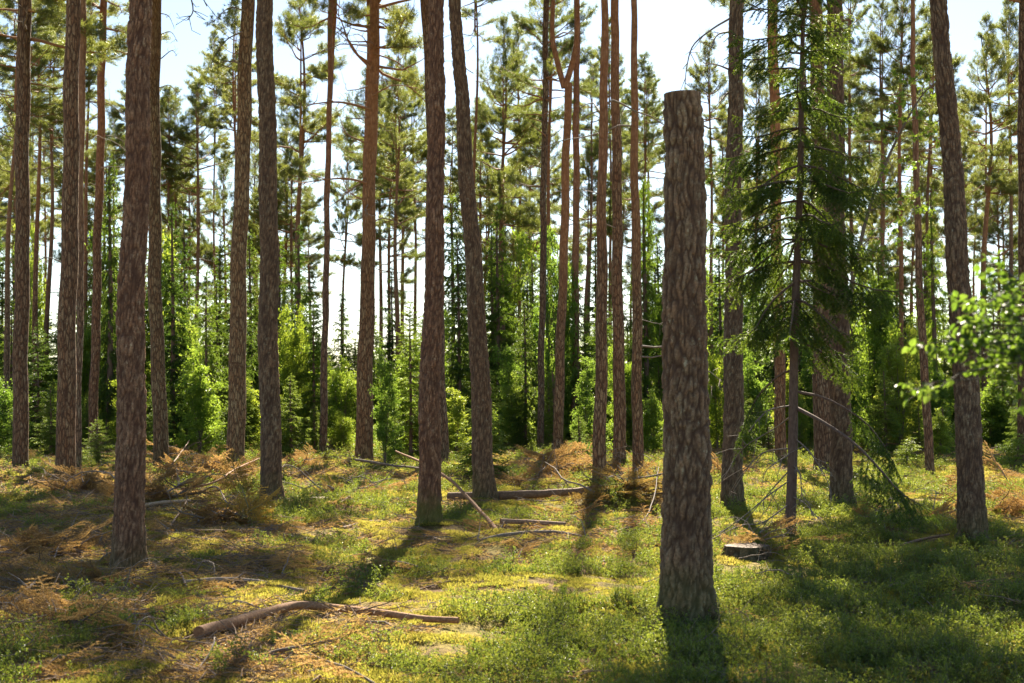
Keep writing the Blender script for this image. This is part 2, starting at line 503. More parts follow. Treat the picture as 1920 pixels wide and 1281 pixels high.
def spruce_mesh(seed, Hh=7.0, R=1.5, hang=.35, droop=.3, z0=.3, gap=.3, per=5, step=.075, nl=.06, nw=.020, nstep=.0055, mat='spruce', slim=1.0):
    rng = np.random.default_rng(seed)
    mb = MB()
    z = z0
    while z < Hh - .12:
        t = z / Hh
        for k in range(per if t < .9 else 4):
            az = rng.random() * 2 * PI
            ln = max(.14, R * (1 - t) ** (slim * .72) * (.65 + .5 * rng.random()) * min(1, .6 + t * 3))
            el = math.radians(-12 + 45 * t ** 2 + rng.normal() * 7)
            spruce_branch(mb, rng, (0, 0, z), az, ln, el, droop * (1 - t * .6), hang, step, nl, nw, nstep)
        z += gap * (.75 + .5 * rng.random()) * (1 - .35 * t)
    # leader
    P = np.array([[0, 0, Hh - .6], [0, 0, Hh]])
    pos = P[0] + (P[1] - P[0]) * rng.random((60, 1))
    needles(mb, pos, rng.normal(size=(60, 3)) * .5 + np.array([0, 0, .6]), nl * 1.3, nw, 1, rng)
    return mb.mesh('spruce_crown', [M['spruce_bark'], M[mat]])

def taper_mesh(name, Hh, r0, mat, seed=0, sides=12, wob=.03, upper0=None, rtop=.015):
    rng = np.random.default_rng(seed)
    n = max(8, int(Hh / .7))
    z = np.linspace(-.2, Hh, n)
    t = np.clip(z / Hh, 0, 1)
    P = np.stack([wob * np.sin(z * .5 + seed) * t * 3, wob * np.cos(z * .37 + seed * 2) * t * 3, z], -1)
    r = rtop + (r0 - rtop) * (1 - t) ** .8 + r0 * .3 * np.exp(-np.clip(z, 0, 9) / .25)
    v, f = tube(P, r, sides)
    mb = MB()
    up = np.repeat(np.clip((z - upper0) / 3.5, 0, 1) if upper0 is not None else z * 0, sides)
    mb.add(v, f, 0, True, upper=up)
    return mb.mesh(name, [mat])

def bush_mesh(seed, Hh=3.0, R=1.0, stems=5, nleaf=2600, size=.055, mat='leaf', lo=.15):
    rng = np.random.default_rng(seed)
    mb, lv = MB(), MB()
    tips, tdir = [], []
    for k in range(stems):
        az = rng.random() * 2 * PI
        lean = rng.random() * R * .6
        hh = Hh * (.6 + .4 * rng.random())
        P = smooth_path([(0, 0, -.1), (lean * .35 * math.cos(az), lean * .35 * math.sin(az), hh * .5), (lean * math.cos(az) + rng.normal() * .1, lean * math.sin(az) + rng.normal() * .1, hh)], 8)
        v, f = tube(P, np.linspace(.008 + .006 * Hh, .004, 8), 5)
        mb.add(v, f, 0, True)
        for s in np.arange(lo, 1.0, .16 / Hh):
            q = s * 7; i = min(int(q), 6); b = P[i] + (P[i + 1] - P[i]) * (q - i)
            a2 = rng.random() * 2 * PI
            ln = R * (.35 + .5 * rng.random()) * (1.15 - s) + .1
            d = unit(np.array([math.cos(a2), math.sin(a2), .35 + .3 * rng.normal()]))
            e = b + d * ln + np.array([0, 0, -.08 * ln])
            v, f = tube(np.array([b, (b + e) / 2 + np.array([0, 0, .06 * ln]), e]), [.005, .004, .002], 3)
            mb.add(v, f, 0, True)
            for u in (.35, .55, .75, .9, 1.0):
                tips.append(b + (e - b) * u); tdir.append(d)
    tips, tdir = np.array(tips), np.array(tdir)
    i = rng.integers(0, len(tips), nleaf)
    pos = tips[i] + rng.normal(size=(nleaf, 3)) * np.array([.09, .09, .05]) * (R ** .5)
    dr = tdir[i] + rng.normal(size=(nleaf, 3)) * .8 + np.array([0, 0, -.25])
    nrm = rng.normal(size=(nleaf, 3)) * .55 + np.array([0, 0, 1])
    sz = size * (.6 + .7 * rng.random(nleaf))
    leaves(lv, pos, dr, nrm, sz, sz * .62, 0)
    return mb.mesh('stem', [M['stem']]), lv.mesh('crown', [M[mat]])

def dead_branch_mesh(seed, ln=1.2, sub=6, r0=.016, mat='dead'):
    rng = np.random.default_rng(seed)
    mb = MB()
    P = [np.zeros(3)]
    d = np.array([1.0, 0, .05])
    for k in range(7):
        d = unit(d + rng.normal(size=3) * .22 + np.array([0, 0, -.03]))
        P.append(P[-1] + d * ln / 7)
    P = np.array(P)
    v, f = tube(P, np.linspace(r0, .004, 8), 6)
    mb.add(v, f, 0, True)
    for k in range(sub):
        s = .3 + .68 * rng.random(); i = min(int(s * 7), 6)
        b = P[i] + (P[i + 1] - P[i]) * (s * 7 - i)
        d = unit(unit(P[i + 1] - P[i]) * .6 + rng.normal(size=3) * .7)
        l2 = ln * (.15 + .3 * rng.random()) * (1.2 - s)
        Q = np.array([b, b + d * l2 * .5 + rng.normal(size=3) * .03 * ln, b + d * l2 + rng.normal(size=3) * .08 * ln])
        v, f = tube(Q, [.006, .004, .002], 4)
        mb.add(v, f, 0, True)
    return mb.mesh('branch', [M[mat]])

DEAD = [dead_branch_mesh(100 + k, 1.2 + .15 * (k % 4), 4 + k % 5) for k in range(8)]
CROWN = [pine_crown_mesh(200 + k, 8.0, 2.1, 1.0 + .15 * (k % 3), bare=.15 + .2 * (k % 2)) for k in range(7)] + [pine_crown_mesh(207, 8.0, 1.3, .5, bare=.9)]  # last crown thinned on purpose so sun reaches the ground below

def add_dead(root, fn, r_at, zs, seed):
    """bare snags on a trunk; fn(z) is the trunk's middle at height z, in the thing's own space"""
    rng = random.Random(seed)
    for z in zs:
        c = fn(z); az = rng.random() * 2 * PI
        s = .5 + rng.random() * .9
        link('branch', DEAD[rng.randrange(8)], root, (c[0] + math.cos(az) * r_at(z) * .7, c[1] + math.sin(az) * r_at(z) * .7, z), (rng.uniform(-1, 1), rng.uniform(-.35, .3), az), (s, s, s))

# ------------------------------------------------------------------ pines standing in the foreground and middle distance
def pine(label, xb, yb, wb, xt, wt, seed, D=None, mid=None, orange=6.0, sides=None, ring=None, Htot=21.0, crown=(11.5, 8.5, 1.0), deads=(), tint=(1, 1, 1), plate=1.0, scar=None, moss=.35, topcut=None, name='pine_tree', cat='tree', group='tall pines of the forest', cv=None):
    """xb, yb: foot in the photo; xt: where the trunk leaves the frame (y 0) or topcut=(x,y); widths in photo pixels"""
    rng = np.random.default_rng(seed)
    D = D or depth(yb)
    B = px(xb, yb, D)
    gz = ground(B.x, D)
    ytop = topcut[1] if topcut else 0
    T = px(xt, ytop, D)
    zf = T.z - gz
    lean = ((T.x - B.x) / (T.z - B.z), 0.02 * rng.normal())
    if topcut: lean = (lean[0], 0.0)
    r0, rt = wb / 2 * D / F, wt / 2 * D / F
    root = thing(name, label, cat, (B.x, D, gz), group)
    topz = zf if topcut else Htot
    bow = 0.0 if mid is None else mid * D / F           # sideways bow in photo pixels, at half the visible height
    ph = rng.random() * 6
    def fn(z):
        z = np.asarray(z, float)
        t = np.clip(z / zf, 0, 1)
        w = np.clip(z, 0, zf)
        wob = .012 * np.sin(z * 1.3 + ph) + .01 * np.sin(z * 2.9 + ph * 2)
        return np.stack([lean[0] * z + bow * np.sin(PI * t) + (crown[3] if crown and len(crown) > 3 else 0) * np.clip((z - zf) / 6, 0, 2) ** 1.2 + wob * (t > 0) * np.clip(z, 0, 1), lean[1] * z + wob[..., None].sum(-1) * .5 * np.clip(z, 0, 1), z], -1)  # crown[3] bends the unseen upper trunk sideways to place the crown's shadow
    def rad(z):
        z = np.asarray(z, float)
        inner = r0 + (rt - r0) * np.clip(z / zf, 0, 1)
        outer = rt + (.03 - rt) * np.clip((z - zf) / max(.1, Htot - zf), 0, 1) ** 1.1
        if topcut: outer = rt
        return np.where(z < zf, inner, outer) + r0 * .32 * np.exp(-np.clip(z + .05, 0, 9) / .2)
    fine = D < 25
    sides = sides or (112 if D < 11 else 84 if D < 18 else 60 if D < 25 else 26)
    ring = ring or (.015 if D < 11 else .022 if D < 18 else .035 if D < 25 else .12)
    z = list(np.arange(-.25, min(topz, zf + .6), ring))
    if topcut: z[-1] = topz
    while z[-1] < topz - .4: z.append(z[-1] + .4)
    if not topcut: z[-1] = topz
    z = np.array(z)
    P = fn(z); rr = rad(z)
    a = np.arange(sides) * (2 * PI / sides)
    surf = P[:, None] + rr[:, None, None] * np.stack([np.cos(a), np.sin(a), 0 * a], -1)[None]
    sv = surf.reshape(-1, 3) + seed * 3.7
    zz = np.repeat(z, sides)
    upp = np.clip((zz - orange) / 3.0 + .35 * fbm(sv * np.array([2, 2, .8]), 2), 0, 1)
    at = dict(upper=upp)
    if fine:
        wrp = sv + .05 * np.stack([fbm(sv * 4, 3), fbm(sv * 4 + 9, 3), 1.5 * fbm(sv * 4 + 19, 3)], -1)
        f1, f2, cid = voronoi(wrp * np.array([31, 31, 5.2]) / plate)
        h1, h2, _ = voronoi(wrp * np.array([11, 11, 1.7]) / plate + 40)
        g1, g2, cid3 = voronoi(wrp * np.array([46, 46, 20]) / plate + 7)
        fis = fbm(wrp * np.array([12, 12, 1.3]) / plate, 2)
        crack = np.clip((f2 - f1 - .04) / .24, 0, 1)
        crack = np.minimum(crack, np.clip((h2 - h1) / .16, 0, 1) * .6 + .4)
        crack = np.minimum(crack, .15 + .85 * np.clip(np.abs(fis) / .13, 0, 1))
        crack = np.clip(crack + .35 * fbm(sv * 22, 2), 0, 1)
        flake = np.clip((g2 - g1) / .3, 0, 1)
        soft = 1 - .75 * upp
        d = (crack * .018 + flake * .004 + (cid - .5) * .009 + .006 * fbm(sv * 36, 2)) * plate * soft - .014 * plate
        cid2 = cid3
        if topcut: d = d * np.clip((topz - zz) / .05, .25, 1)
        # lobed root collar
        ang = np.tile(a, len(z))
        d = d + r0 * .22 * np.exp(-np.clip(zz, 0, 9) / .26) * (np.sin(ang * 5 + ph) * .7 + .5 * np.sin(ang * 3 + ph * 2))
        at.update(crack=crack * (.7 + .3 * flake), cell=np.clip(.18 + cid * .22 + cid2 * .42 + .3 * fbm(sv * 1.6, 2), 0, 1))
        disp = d.reshape(len(z), sides)
    else:
        disp = (.008 * fbm(sv * np.array([9, 9, 3]), 2)).reshape(len(z), sides)
        ang = np.tile(a, len(z))
    at['moss'] = moss * np.clip(1 - zz / .5 + .5 * fbm(sv * 5, 2), 0, 1)
    if scar:
        sa, z0, z1, hw = scar
        da = np.abs((np.tile(a, len(z)) - sa + PI) % (2 * PI) - PI) + .12 * fbm(sv * np.array([3, 3, 6]), 2)
        at['scar'] = np.clip((hw - da) / .06, 0, 1) * np.clip((zz - z0) * 6, 0, 1) * np.clip((z1 - zz) * 6, 0, 1)
    v, f = tube(P, rr, sides, disp)
    mb = MB()
    mb.add(v, f, 0, True, **at)
    tr = link('trunk', mb.mesh('trunk', [M['bark' if fine else 'bark_far']]), root)
    tr.color = (*tint, 1)
    if topcut:
        n = len(z) - 1
        ringv = v[n * sides:]
        c = ringv.mean(0) + np.array([0, 0, .012])
        m2 = MB()
        inner = c + (ringv - c) * .5 + np.array([0, 0, .006])
        V = np.vstack([ringv, inner, c[None]])
        k = np.arange(sides); k2 = (k + 1) % sides
        m2.add(V, np.stack([k, k2, k2 + sides, k + sides], -1), 0, True)
        m2.add(V, np.stack([k + sides, k2 + sides, np.full(sides, 2 * sides)], -1), 0, True)
        link('cut_face', m2.mesh('cut_face', [M['cut']]), root)
    if crown:
        zb, lc, sc = crown[:3]
        c = fn(np.array(zb))
        q = Vector((lean[0], lean[1], 1)).to_track_quat('Z', 'X')
        cr = link('crown', CROWN[seed % 7 if cv is None else cv], root, tuple(c), None, (sc, sc, lc / 8.0))
        cr.rotation_euler = (q @ Quaternion((0, 0, 1), seed * 1.7)).to_euler()
    add_dead(root, fn, rad, deads, seed)
    return root, fn, rad

def zpix(y, D): return px(0, y, D).z
def zr(y0, y1, n, D, seed):
    rng = random.Random(seed)
    return sorted(rng.uniform(zpix(y1, D), zpix(y0, D)) for _ in range(n))

G_ = 'tall pines of the forest'
LM = []   # landmarks (photo x at eye level, phrase)
def P(label, xb, yb, wb, xt, wt, seed, lm=None, **k):
    if lm: LM.append((xb, lm))
    return pine(label, xb, yb, wb, xt, wt, seed, **k)

P('tall bare pine stump sawn off flat above head height, thick fissured bark', 1285, 1168, 96, 1282, 70, 1, 'the tall stump', topcut=(1282, 176), crown=None, orange=30, plate=1.1, name='tall_stump', cat='stump', group=None, tint=(1.08, 1.03, .95), moss=.5)
P('thick red-brown pine trunk with fallen branches around its foot in brown litter', 240, 1056, 58, 260, 41, 2, 'the thick red-brown pine', tint=(1.25, 1.02, .92), orange=7, crown=(10, 9, 1.0), cv=0)
P('pine with a pale lightning scar down its upper trunk', 1825, 1028, 52, 1770, 31, 3, 'the scarred pine', scar=(4.55, 3.3, 4.9, .13), crown=(10, 9, .95), tint=(1.0, .95, .88), mid=8)
P('reddish pine trunk with a moss-covered foot in sunlit blueberry', 804, 993, 43, 823, 27, 4, 'the moss-footed pine', tint=(1.25, 1.0, .9), orange=6.5, moss=.9, crown=(12, 8, .8), cv=1)
P('leaning pine trunk slanting beside the long fallen log', 909, 944, 41, 851, 22, 5, 'the leaning pine', mid=6, tint=(1.05, 1, .92), orange=9, crown=(11, 8, .85), cv=7)
P('straight purple-grey pine trunk with bright blueberry at its foot', 509, 948, 40, 494, 31, 6, 'the purple-grey pine', tint=(1.05, 1.0, .9), orange=9, crown=(11, 8, .9))
P('grey lichen-flecked pine trunk behind the sawn stump', 1372, 955, 40, 1380, 26, 7, 'the lichen-grey pine', tint=(.98, 1.0, .98), orange=12, crown=(7.7, 5.5, 1.15), cv=1)  # crown out of view, set low and short to shade the right foreground
P('dark-barked pine with a pale bark patch at its foot, behind the near spruce', 1577, 953, 42, 1556, 28, 8, None, scar=(4.1, .2, 1.15, .42), orange=12, crown=(11, 8, .8), tint=(.9, .86, .82), cv=7)
P('slim dark pine standing alone before young spruces at the forest edge', 38, 878, 29, 50, 24, 9, 'the slim dark pine', tint=(.85, .8, .78), orange=12, crown=(9.5, 9, 1.0), deads=zr(0, 400, 5, 31, 9))
P('dark pine with a thinner orange pine close behind it', 122, 902, 36, 144, 26, 10, 'the paired dark pine', tint=(.98, .88, .8), orange=11, crown=(10, 9, 1.0), cv=3)
P('thin orange-topped pine pressed close behind the paired dark pine', 146, 884, 13, 155, 12, 11, orange=4, crown=(11, 8, .8), Htot=19)
P('gently curved olive-brown pine rising behind the thick red-brown pine', 303, 870, 28, 293, 20, 12, 'the curved olive pine', mid=-8, tint=(.92, .92, .82), orange=9, crown=(11.5, 8, .9), deads=zr(60, 360, 5, 33, 4))
P('sunlit olive-brown pine beside a pile of orange dry brush', 441, 878, 34, 459, 25, 13, 'the sunlit olive pine', tint=(1.2, 1.12, .92), orange=11, mid=-3, crown=(12.5, 7, .7))
P('stout pine with many long bare boughs reaching over the clearing', 682, 866, 33, 703, 18, 14, 'the many-boughed pine', tint=(1.15, 1.02, .85), orange=4.5, mid=-2, crown=(9.6, 9, .75), deads=zr(60, 420, 16, 34, 5), cv=5)
P('narrow orange pine tucked behind the many-boughed pine', 676, 850, 12, 697, 12, 15, tint=(1.1, 1, .9), orange=2.2, D=39, crown=(12, 7, .7))
P('pine with a slanting dark trunk half hidden behind the moss-footed pine', 834, 870, 18, 799, 18, 16, orange=10, tint=(.95, .9, .9), crown=(11.5, 11, 1.35, 1.5), Htot=23)  # unseen crown enlarged and bent aside to shade the left foreground
P('pine whose trunk divides into two orange stems like a fork', 1045, 860, 19, 1066, 14, 17, 'the forked pine', topcut=(1058, 156), orange=3.0, tint=(1.1, 1, .9), crown=None)
P('bright brown pine standing in front of three close trunks', 1124, 904, 26, 1133, 13, 18, 'the bright brown pine', tint=(1.15, .98, .85), orange=4.0, crown=(16, 4.6, .6), deads=zr(100, 600, 4, 26, 6), cv=7)  # this and next two: unseen crowns raised to keep shadows off the clearing
P('straight brown pine set between the bright brown and flaky orange pines', 1162, 870, 24, 1152, 15, 19, None, tint=(1.1, .95, .85), orange=7, crown=(17, 4, .6), deads=zr(20, 500, 3, 33, 7), cv=7)
P('flaky orange pine beside the tall stump, lit along one edge', 1197, 890, 22, 1187, 11, 20, 'the flaky orange pine', tint=(1.1, .98, .85), orange=3.6, crown=(16, 4.6, .6), deads=zr(200, 700, 5, 28, 8), cv=7)
P('slender rosy pine behind the bright brown pine', 1078, 832, 15, 1082, 11, 21, tint=(1.1, .95, .95), orange=4, D=45, crown=(14, 6, .65), cv=7)
P('slender dark grey pine beside the forked pine', 1013, 852, 13, 1024, 11, 22, tint=(.8, .8, .85), orange=13, D=40, crown=(9.0, 9, .8), cv=7)
P('orange pine rising behind the near spruce by the lichen-grey pine', 1465, 868, 21, 1450, 19, 23, tint=(1.15, 1, .9), orange=2.0, crown=(11.5, 7.5, .8))
P('broad dark pine directly behind the near spruce', 1546, 878, 38, 1535, 24, 24, tint=(.85, .8, .8), orange=8, crown=(11, 8, 1.0))
P('bent slender pine standing before the scarred pine', 1744, 890, 17, 1713, 8, 25, 'the bent slender pine', tint=(1.05, .95, .92), orange=5, mid=-6, crown=(11, 7, .7))
P('dark pine at the very edge of the view past the birch leaves', 1922, 880, 28, 1908, 20, 26, tint=(.8, .76, .75), orange=11, crown=(10, 9, 1.0))
P('twin-stem pine, darker straight stem over a bare patch of brown litter', 605, 856, 13, 618, 9, 27, 'the twin pine', tint=(.95, .9, .95), orange=5, D=37, crown=(12.5, 7, .65))
P('twin-stem pine, orange stem bending away from its straight neighbour', 609, 850, 9, 630, 8, 28, tint=(1.1, 1, .9), orange=3, D=38.5, crown=(12, 7, .65), mid=-6)
P('brown pine standing between the paired dark pine and the thick red-brown pine', 174, 815, 18, 196, 13, 29, tint=(1.1, .9, .82), orange=6, D=40, crown=(11.5, 8, .9), deads=zr(0, 400, 5, 40, 9))

# the fork's two stems
kroot = next(o for o in bpy.data.objects if o.get('label', '').startswith('pine whose trunk divides'))
D = depth(860)
for pts, w in ((((1058, 165), (1046, 120), (1036, 70), (1037, 10), (1040, -120), (1036, -330)), 10), (((1058, 165), (1070, 130), (1080, 85), (1083, 20), (1083, -120), (1088, -330)), 11)):
    pp = smooth_path([px(a, b, D) - kroot.location for a, b in pts], 30)
    r = np.linspace(w / 2 * D / F * 1.15, .035, 30)
    v, f = tube(pp, r, 14)
    mb = MB(); mb.add(v, f, 0, True, upper=1.0)
    st = link('stem', mb.mesh('stem', [M['bark_far']]), kroot); st.color = (1.1, 1, .9, 1)
    link('crown', CROWN[7], kroot, tuple(pp[-10]), (0, 0, w), (.6, .6, .75))

# long curved live boughs of the many-boughed pine and others, as parts
def bough(root, pts, D, r0=.03, mat='limb', sub=7, seed=0, needle=0, dz=None):
    rng = np.random.default_rng(seed)
    n = 18
    pp = smooth_path([px(a, b, D + (0 if dz is None else dz * k / (len(pts) - 1))) - root.location for k, (a, b) in enumerate(pts)], n)
    mb = MB()
    v, f = tube(pp, np.linspace(r0, .005, n), 7)
    mb.add(v, f, 0, True)
    ln = np.linalg.norm(pp[-1] - pp[0])
    sp, sd = [], []
    for k in range(sub):
        i = int(rng.integers(n // 4, n - 1)); b = pp[i]
        d = unit(unit(pp[i] - pp[i - 1]) * .7 + rng.normal(size=3) * np.array([.5, .6, .5]))
        l2 = ln * (.12 + .22 * rng.random())
        Q = np.array([b, b + d * l2 * .5 + rng.normal(size=3) * .05, b + d * l2 + np.array([0, 0, .05])])
        v, f = tube(Q, [r0 * .35, r0 * .25, .003], 4)
        mb.add(v, f, 0, True)
        for u in (.6, .75, .9, 1.0): sp.append(b + d * l2 * u); sd.append(d)
    if needle:
        sp, sd = np.repeat(np.array(sp), needle, 0), np.repeat(np.array(sd), needle, 0)
        sp = sp + rng.normal(size=sp.shape) * .07; 
        needles(mb, np.repeat(sp, 12, 0), np.repeat(sd, 12, 0) * .6 + rng.normal(size=(len(sp) * 12, 3)) * .6, .09, .01, 1, rng)
    return link('branch', mb.mesh('branch', [M[mat], M['pine']]), root)

def find(start): return next(o for o in bpy.data.objects if o.get('label', '').startswith(start))
g = find('stout pine with many')
for k, pts in enumerate([((692, 345), (650, 335), (600, 338), (560, 345)), ((695, 205), (640, 192), (590, 195), (560, 205)), ((697, 130), (660, 90), (640, 40), (622, 10)), ((690, 270), (650, 250), (635, 215)), ((700, 100), (750, 120), (790, 165)), ((698, 180), (740, 160), (800, 170)), ((690, 380), (655, 360), (640, 330)), ((700, 60), (670, 45), (640, 55))]):
    bough(g, pts, g.location.y, .035 if k < 3 else .022, 'limb', 6, 300 + k, 2 if k in (2, 4, 7) else 0, dz=-.8 + .4 * (k % 5))
g = find('grey lichen-flecked pine')
for k, pts in enumerate([((1368, 35), (1335, 55), (1300, 85), (1288, 125), (1284, 165)), ((1392, 22), (1420, 18), (1450, 30)), ((1366, 130), (1345, 122), (1318, 118)), ((1364, 175), (1352, 188), (1346, 195)), ((1366, 60), (1345, 66), (1332, 90)), ((1390, 110), (1410, 98), (1440, 112))]):
    bough(g, pts, g.location.y, .016, 'dead', 6, 330 + k, dz=-.5)
g = find('thick red-brown pine trunk')
bough(g, ((268, -90), (310, -70), (350, -20), (362, 18), (352, 38)), g.location.y, .012, 'dead', 10, 350)
bough(g, ((268, -70), (330, -60), (375, -10), (388, 12)), g.location.y, .010, 'dead', 8, 351)
g = find('gently curved olive')
for k, pts in enumerate([((300, 65), (320, 60), (333, 78)), ((302, 110), (322, 95), (332, 105)), ((298, 165), (318, 160), (330, 172)), ((300, 25), (316, 30), (326, 50))]):
    bough(g, pts, g.location.y, .014, 'dead', 4, 360 + k)
g = find('sunlit olive-brown')
for k, pts in enumerate([((455, 60), (425, 75), (400, 110), (395, 135)), ((452, 120), (430, 115), (405, 120)), ((458, 20), (430, 15), (400, 40))]):
    bough(g, pts, g.location.y, .018, 'dead', 7, 370 + k, 2)

# ------------------------------------------------------------------ labels of background trees, told apart by their neighbours
ORD = ['first', 'second', 'third', 'fourth', 'fifth', 'sixth', 'seventh', 'eighth', 'ninth', 'tenth', 'eleventh', 'twelfth', 'thirteenth', 'fourteenth', 'fifteenth', 'sixteenth']
PENDING = []
def later(o, x, kind, group): PENDING.append((o, x, kind, group))
def settle():
    lm = sorted(LM)
    buckets = {}
    for o, x, kind, group in PENDING:
        i = sum(1 for a, _ in lm if a < x)
        buckets.setdefault((i, kind), []).append((x, o, group))
    for (i, kind), L in buckets.items():
        L.sort(key=lambda q: q[0])
        if i == 0:
            where = 'outward from ' + lm[0][1]; L = L[::-1]
        elif i == len(lm): where = 'outward from ' + lm[-1][1]
        else: where = 'from %s towards %s' % (lm[i - 1][1], lm[i][1])
        for k, (x, o, group) in enumerate(L):
            s = kind if len(L) == 1 and 0 < i < len(lm) else (ORD[k] if k < 16 else 'far') + ' ' + kind
            if len(L) == 1 and 0 < i < len(lm): o['label'] = '%s standing between %s and %s' % (s, lm[i - 1][1], lm[i][1])
            else: o['label'] = s + ' ' + where
            o['group'] = group

# ------------------------------------------------------------------ farther pines with their crowns in view
FARTRUNK = [taper_mesh('trunk', 18.0, .14, M['bark_far'], 40 + k, 12, .03 + .02 * (k % 3), 3.0 + 1.2 * (k % 4)) for k in range(5)]
def far_pine(x, xt, D, ytop, ycb, hw, w=11, seed=0, tint=(1, 1, 1), kind='distant pine'):
    B = px(x, 740 + F * EYE / D, D)
    gz = ground(B.x, D)
    top = px(xt, ytop, D)
    Ht = top.z - gz
    cb = max(1.5, zpix(ycb, D) - gz)
    lean = (top.x - B.x) / Ht
    root = thing('pine_tree', None, 'tree', (B.x, D, gz))
    rot = Vector((lean, 0, 1)).to_track_quat('Z', 'X').to_euler()
    s = (w / 2 * D / F) / .14
    tr = link('trunk', FARTRUNK[seed % 5], root, (0, 0, 0), rot, (s, s, Ht / 18.0 * .97))
    tr.color = (*tint, 1)
    R = hw * D / F / 2.1
    cr = link('crown', CROWN[seed % 7], root, (lean * cb, 0, cb), rot, (R, R, (Ht - cb) / 8.0))
    rng = random.Random(seed)
    add_dead(root, lambda z: (lean * z, 0, z), lambda z: .06, [cb - rng.random() ** 1.5 * cb * .55 for _ in range(7)], seed + 5)
    later(root, x, kind, 'pines farther back in the wood')
    return root
FP = [  # x foot, x top, depth, y of the tip, y of the crown's base, half width, trunk width
    (368, 372, 60, 150, 430, 78, 11), (447, 440, 52, 10, 230, 62, 11), (560, 565, 45, -40, 330, 88, 14), (528, 540, 66, 190, 430, 60, 9),
    (747, 742, 52, 150, 420, 72, 12), (728, 732, 62, 250, 540, 62, 9), (940, 944, 55, 45, 420, 80, 13), (888, 891, 48, -140, 60, 60, 10),
    (1100, 1112, 62, 110, 330, 55, 9), (1212, 1208, 58, 105, 300, 50, 8), (965, 960, 74, 300, 560, 55, 8), (1030, 1032, 46, -110, 230, 84, 11),
    (6, 38, 44, -60, 210, 90, 13), (64, 75, 47, -30, 230, 85, 13), (82, 104, 50, 40, 270, 80, 12), (154, 170, 52, -20, 190, 70, 11),
    (-20, -6, 55, 120, 420, 80, 11), (126, 130, 68, 150, 380, 70, 8), (322, 316, 60, 170, 350, 60, 9), (262, 270, 64, 120, 340, 60, 9),
    (1336, 1330, 47, 70, 330, 62, 10), (1422, 1418, 56, 90, 420, 66, 9), (1500, 1505, 50, -40, 260, 76, 11), (1602, 1590, 52, -60, 250, 70, 11),
    (1652, 1655, 47, -20, 280, 70, 12), (1688, 1690, 45, -60, 250, 70, 12), (1738, 1745, 56, 20, 330, 70, 10), (1846, 1850, 45, 40, 360, 72, 15),
    (1900, 1890, 52, 0, 330, 74, 11), (1882, 1880, 72, 260, 520, 50, 7), (1800, 1806, 66, 180, 430, 55, 9), (1945, 1950, 60, 100, 420, 70, 10),
    (640, 652, 70, 230, 500, 46, 7), (905, 900, 66, 190, 430, 54, 8), (1000, 990, 80, 200, 480, 50, 7), (210, 214, 70, 210, 420, 54, 8),
    (780, 775, 76, 120, 430, 52, 8), (1165, 1166, 76, 210, 450, 46, 7), (480, 476, 72, 260, 520, 48, 7), (345, 340, 78, 330, 560, 42, 7),
    (352, 356, 66, 260, 590, 60, 8), (424, 420, 70, 300, 600, 56, 7), (512, 508, 66, 290, 580, 54, 8), (1390, 1386, 74, 250, 520, 48, 7), (30, 26, 72, 200, 480, 60, 8), (1640, 1630, 70, 200, 460, 50, 8), (1720, 1725, 76, 260, 520, 46, 7)]
for k, a in enumerate(FP):
    tint = [(1, 1, 1), (1.12, .95, .85), (.85, .84, .86), (1.05, .96, .9)][k % 4]
    o = far_pine(*a[:6], w=a[6], seed=k, tint=tint, kind='slender crowned pine' if a[2] < 58 else 'small distant pine')

rngp = random.Random(21)
xq = -120
while xq < 2060:
    if not (325 < xq < 400 or 1225 < xq < 1330 or 600 < xq < 660):
        yt = rngp.uniform(40, 380); D = rngp.uniform(54, 92)
        o = far_pine(xq, xq + rngp.uniform(-8, 8), D, yt, yt + rngp.uniform(190, 300), rngp.uniform(44, 70), w=rngp.uniform(6, 10), seed=100 + int(xq), tint=rngp.choice([(1, 1, 1), (1.12, .95, .85), (.85, .84, .86)]), kind='small distant pine')
    xq += rngp.uniform(26, 48)
# ------------------------------------------------------------------ spruces of the understorey
SPR = [spruce_mesh(500, 7, 1.45, .45, .35, gap=.30), spruce_mesh(501, 7, 1.3, .75, .45, gap=.33), spruce_mesh(502, 7, 1.55, .35, .25, gap=.28),
       spruce_mesh(503, 7, .85, .95, .55, gap=.26, per=6, slim=.6), spruce_mesh(504, 7, 1.0, .8, .4, gap=.3, slim=.8)]
LIME = [spruce_mesh(510, 4, 1.25, .3, .2, gap=.2, per=6, z0=.12, mat='lime', nl=.05, nw=.016), spruce_mesh(511, 2, .8, .2, .1, gap=.13, per=6, z0=.08, mat='lime', step=.05, nl=.035, nw=.012), spruce_mesh(512, 4, 1.3, .4, .3, gap=.22, per=5, z0=.1, mat='lime')]
STRUNK = [taper_mesh('trunk', 6.9, .085, M['spruce_bark'], 70 + k, 10, .02) for k in range(2)]
def spruce(x, D, ytop, hw, var, lime=False, seed=0, kind='dark spruce', group='spruces of the understorey', tint=None):
    B = px(x, 740 + F * EYE / D, D); gz = ground(B.x, D)
    Ht = px(x, ytop, D).z - gz
    mesh, L, R = ((LIME[var], (4, 2, 4)[var], (1.25, .8, 1.3)[var]) if lime else (SPR[var], 7, (1.45, 1.3, 1.55, .85, 1.0)[var]))
    s = Ht / L; rr = hw * D / F / R
    root = thing('spruce_tree', None, 'tree', (B.x, D, gz))
    link('trunk', STRUNK[seed % 2], root, None, None, (max(.4, s), max(.4, s), Ht / 6.9 * .97))
    cr = link('crown', mesh, root, None, (0, 0, seed * 2.1), (rr, rr, s))
    if tint: cr.color = (*tint, 1)
    later(root, x, kind, group)
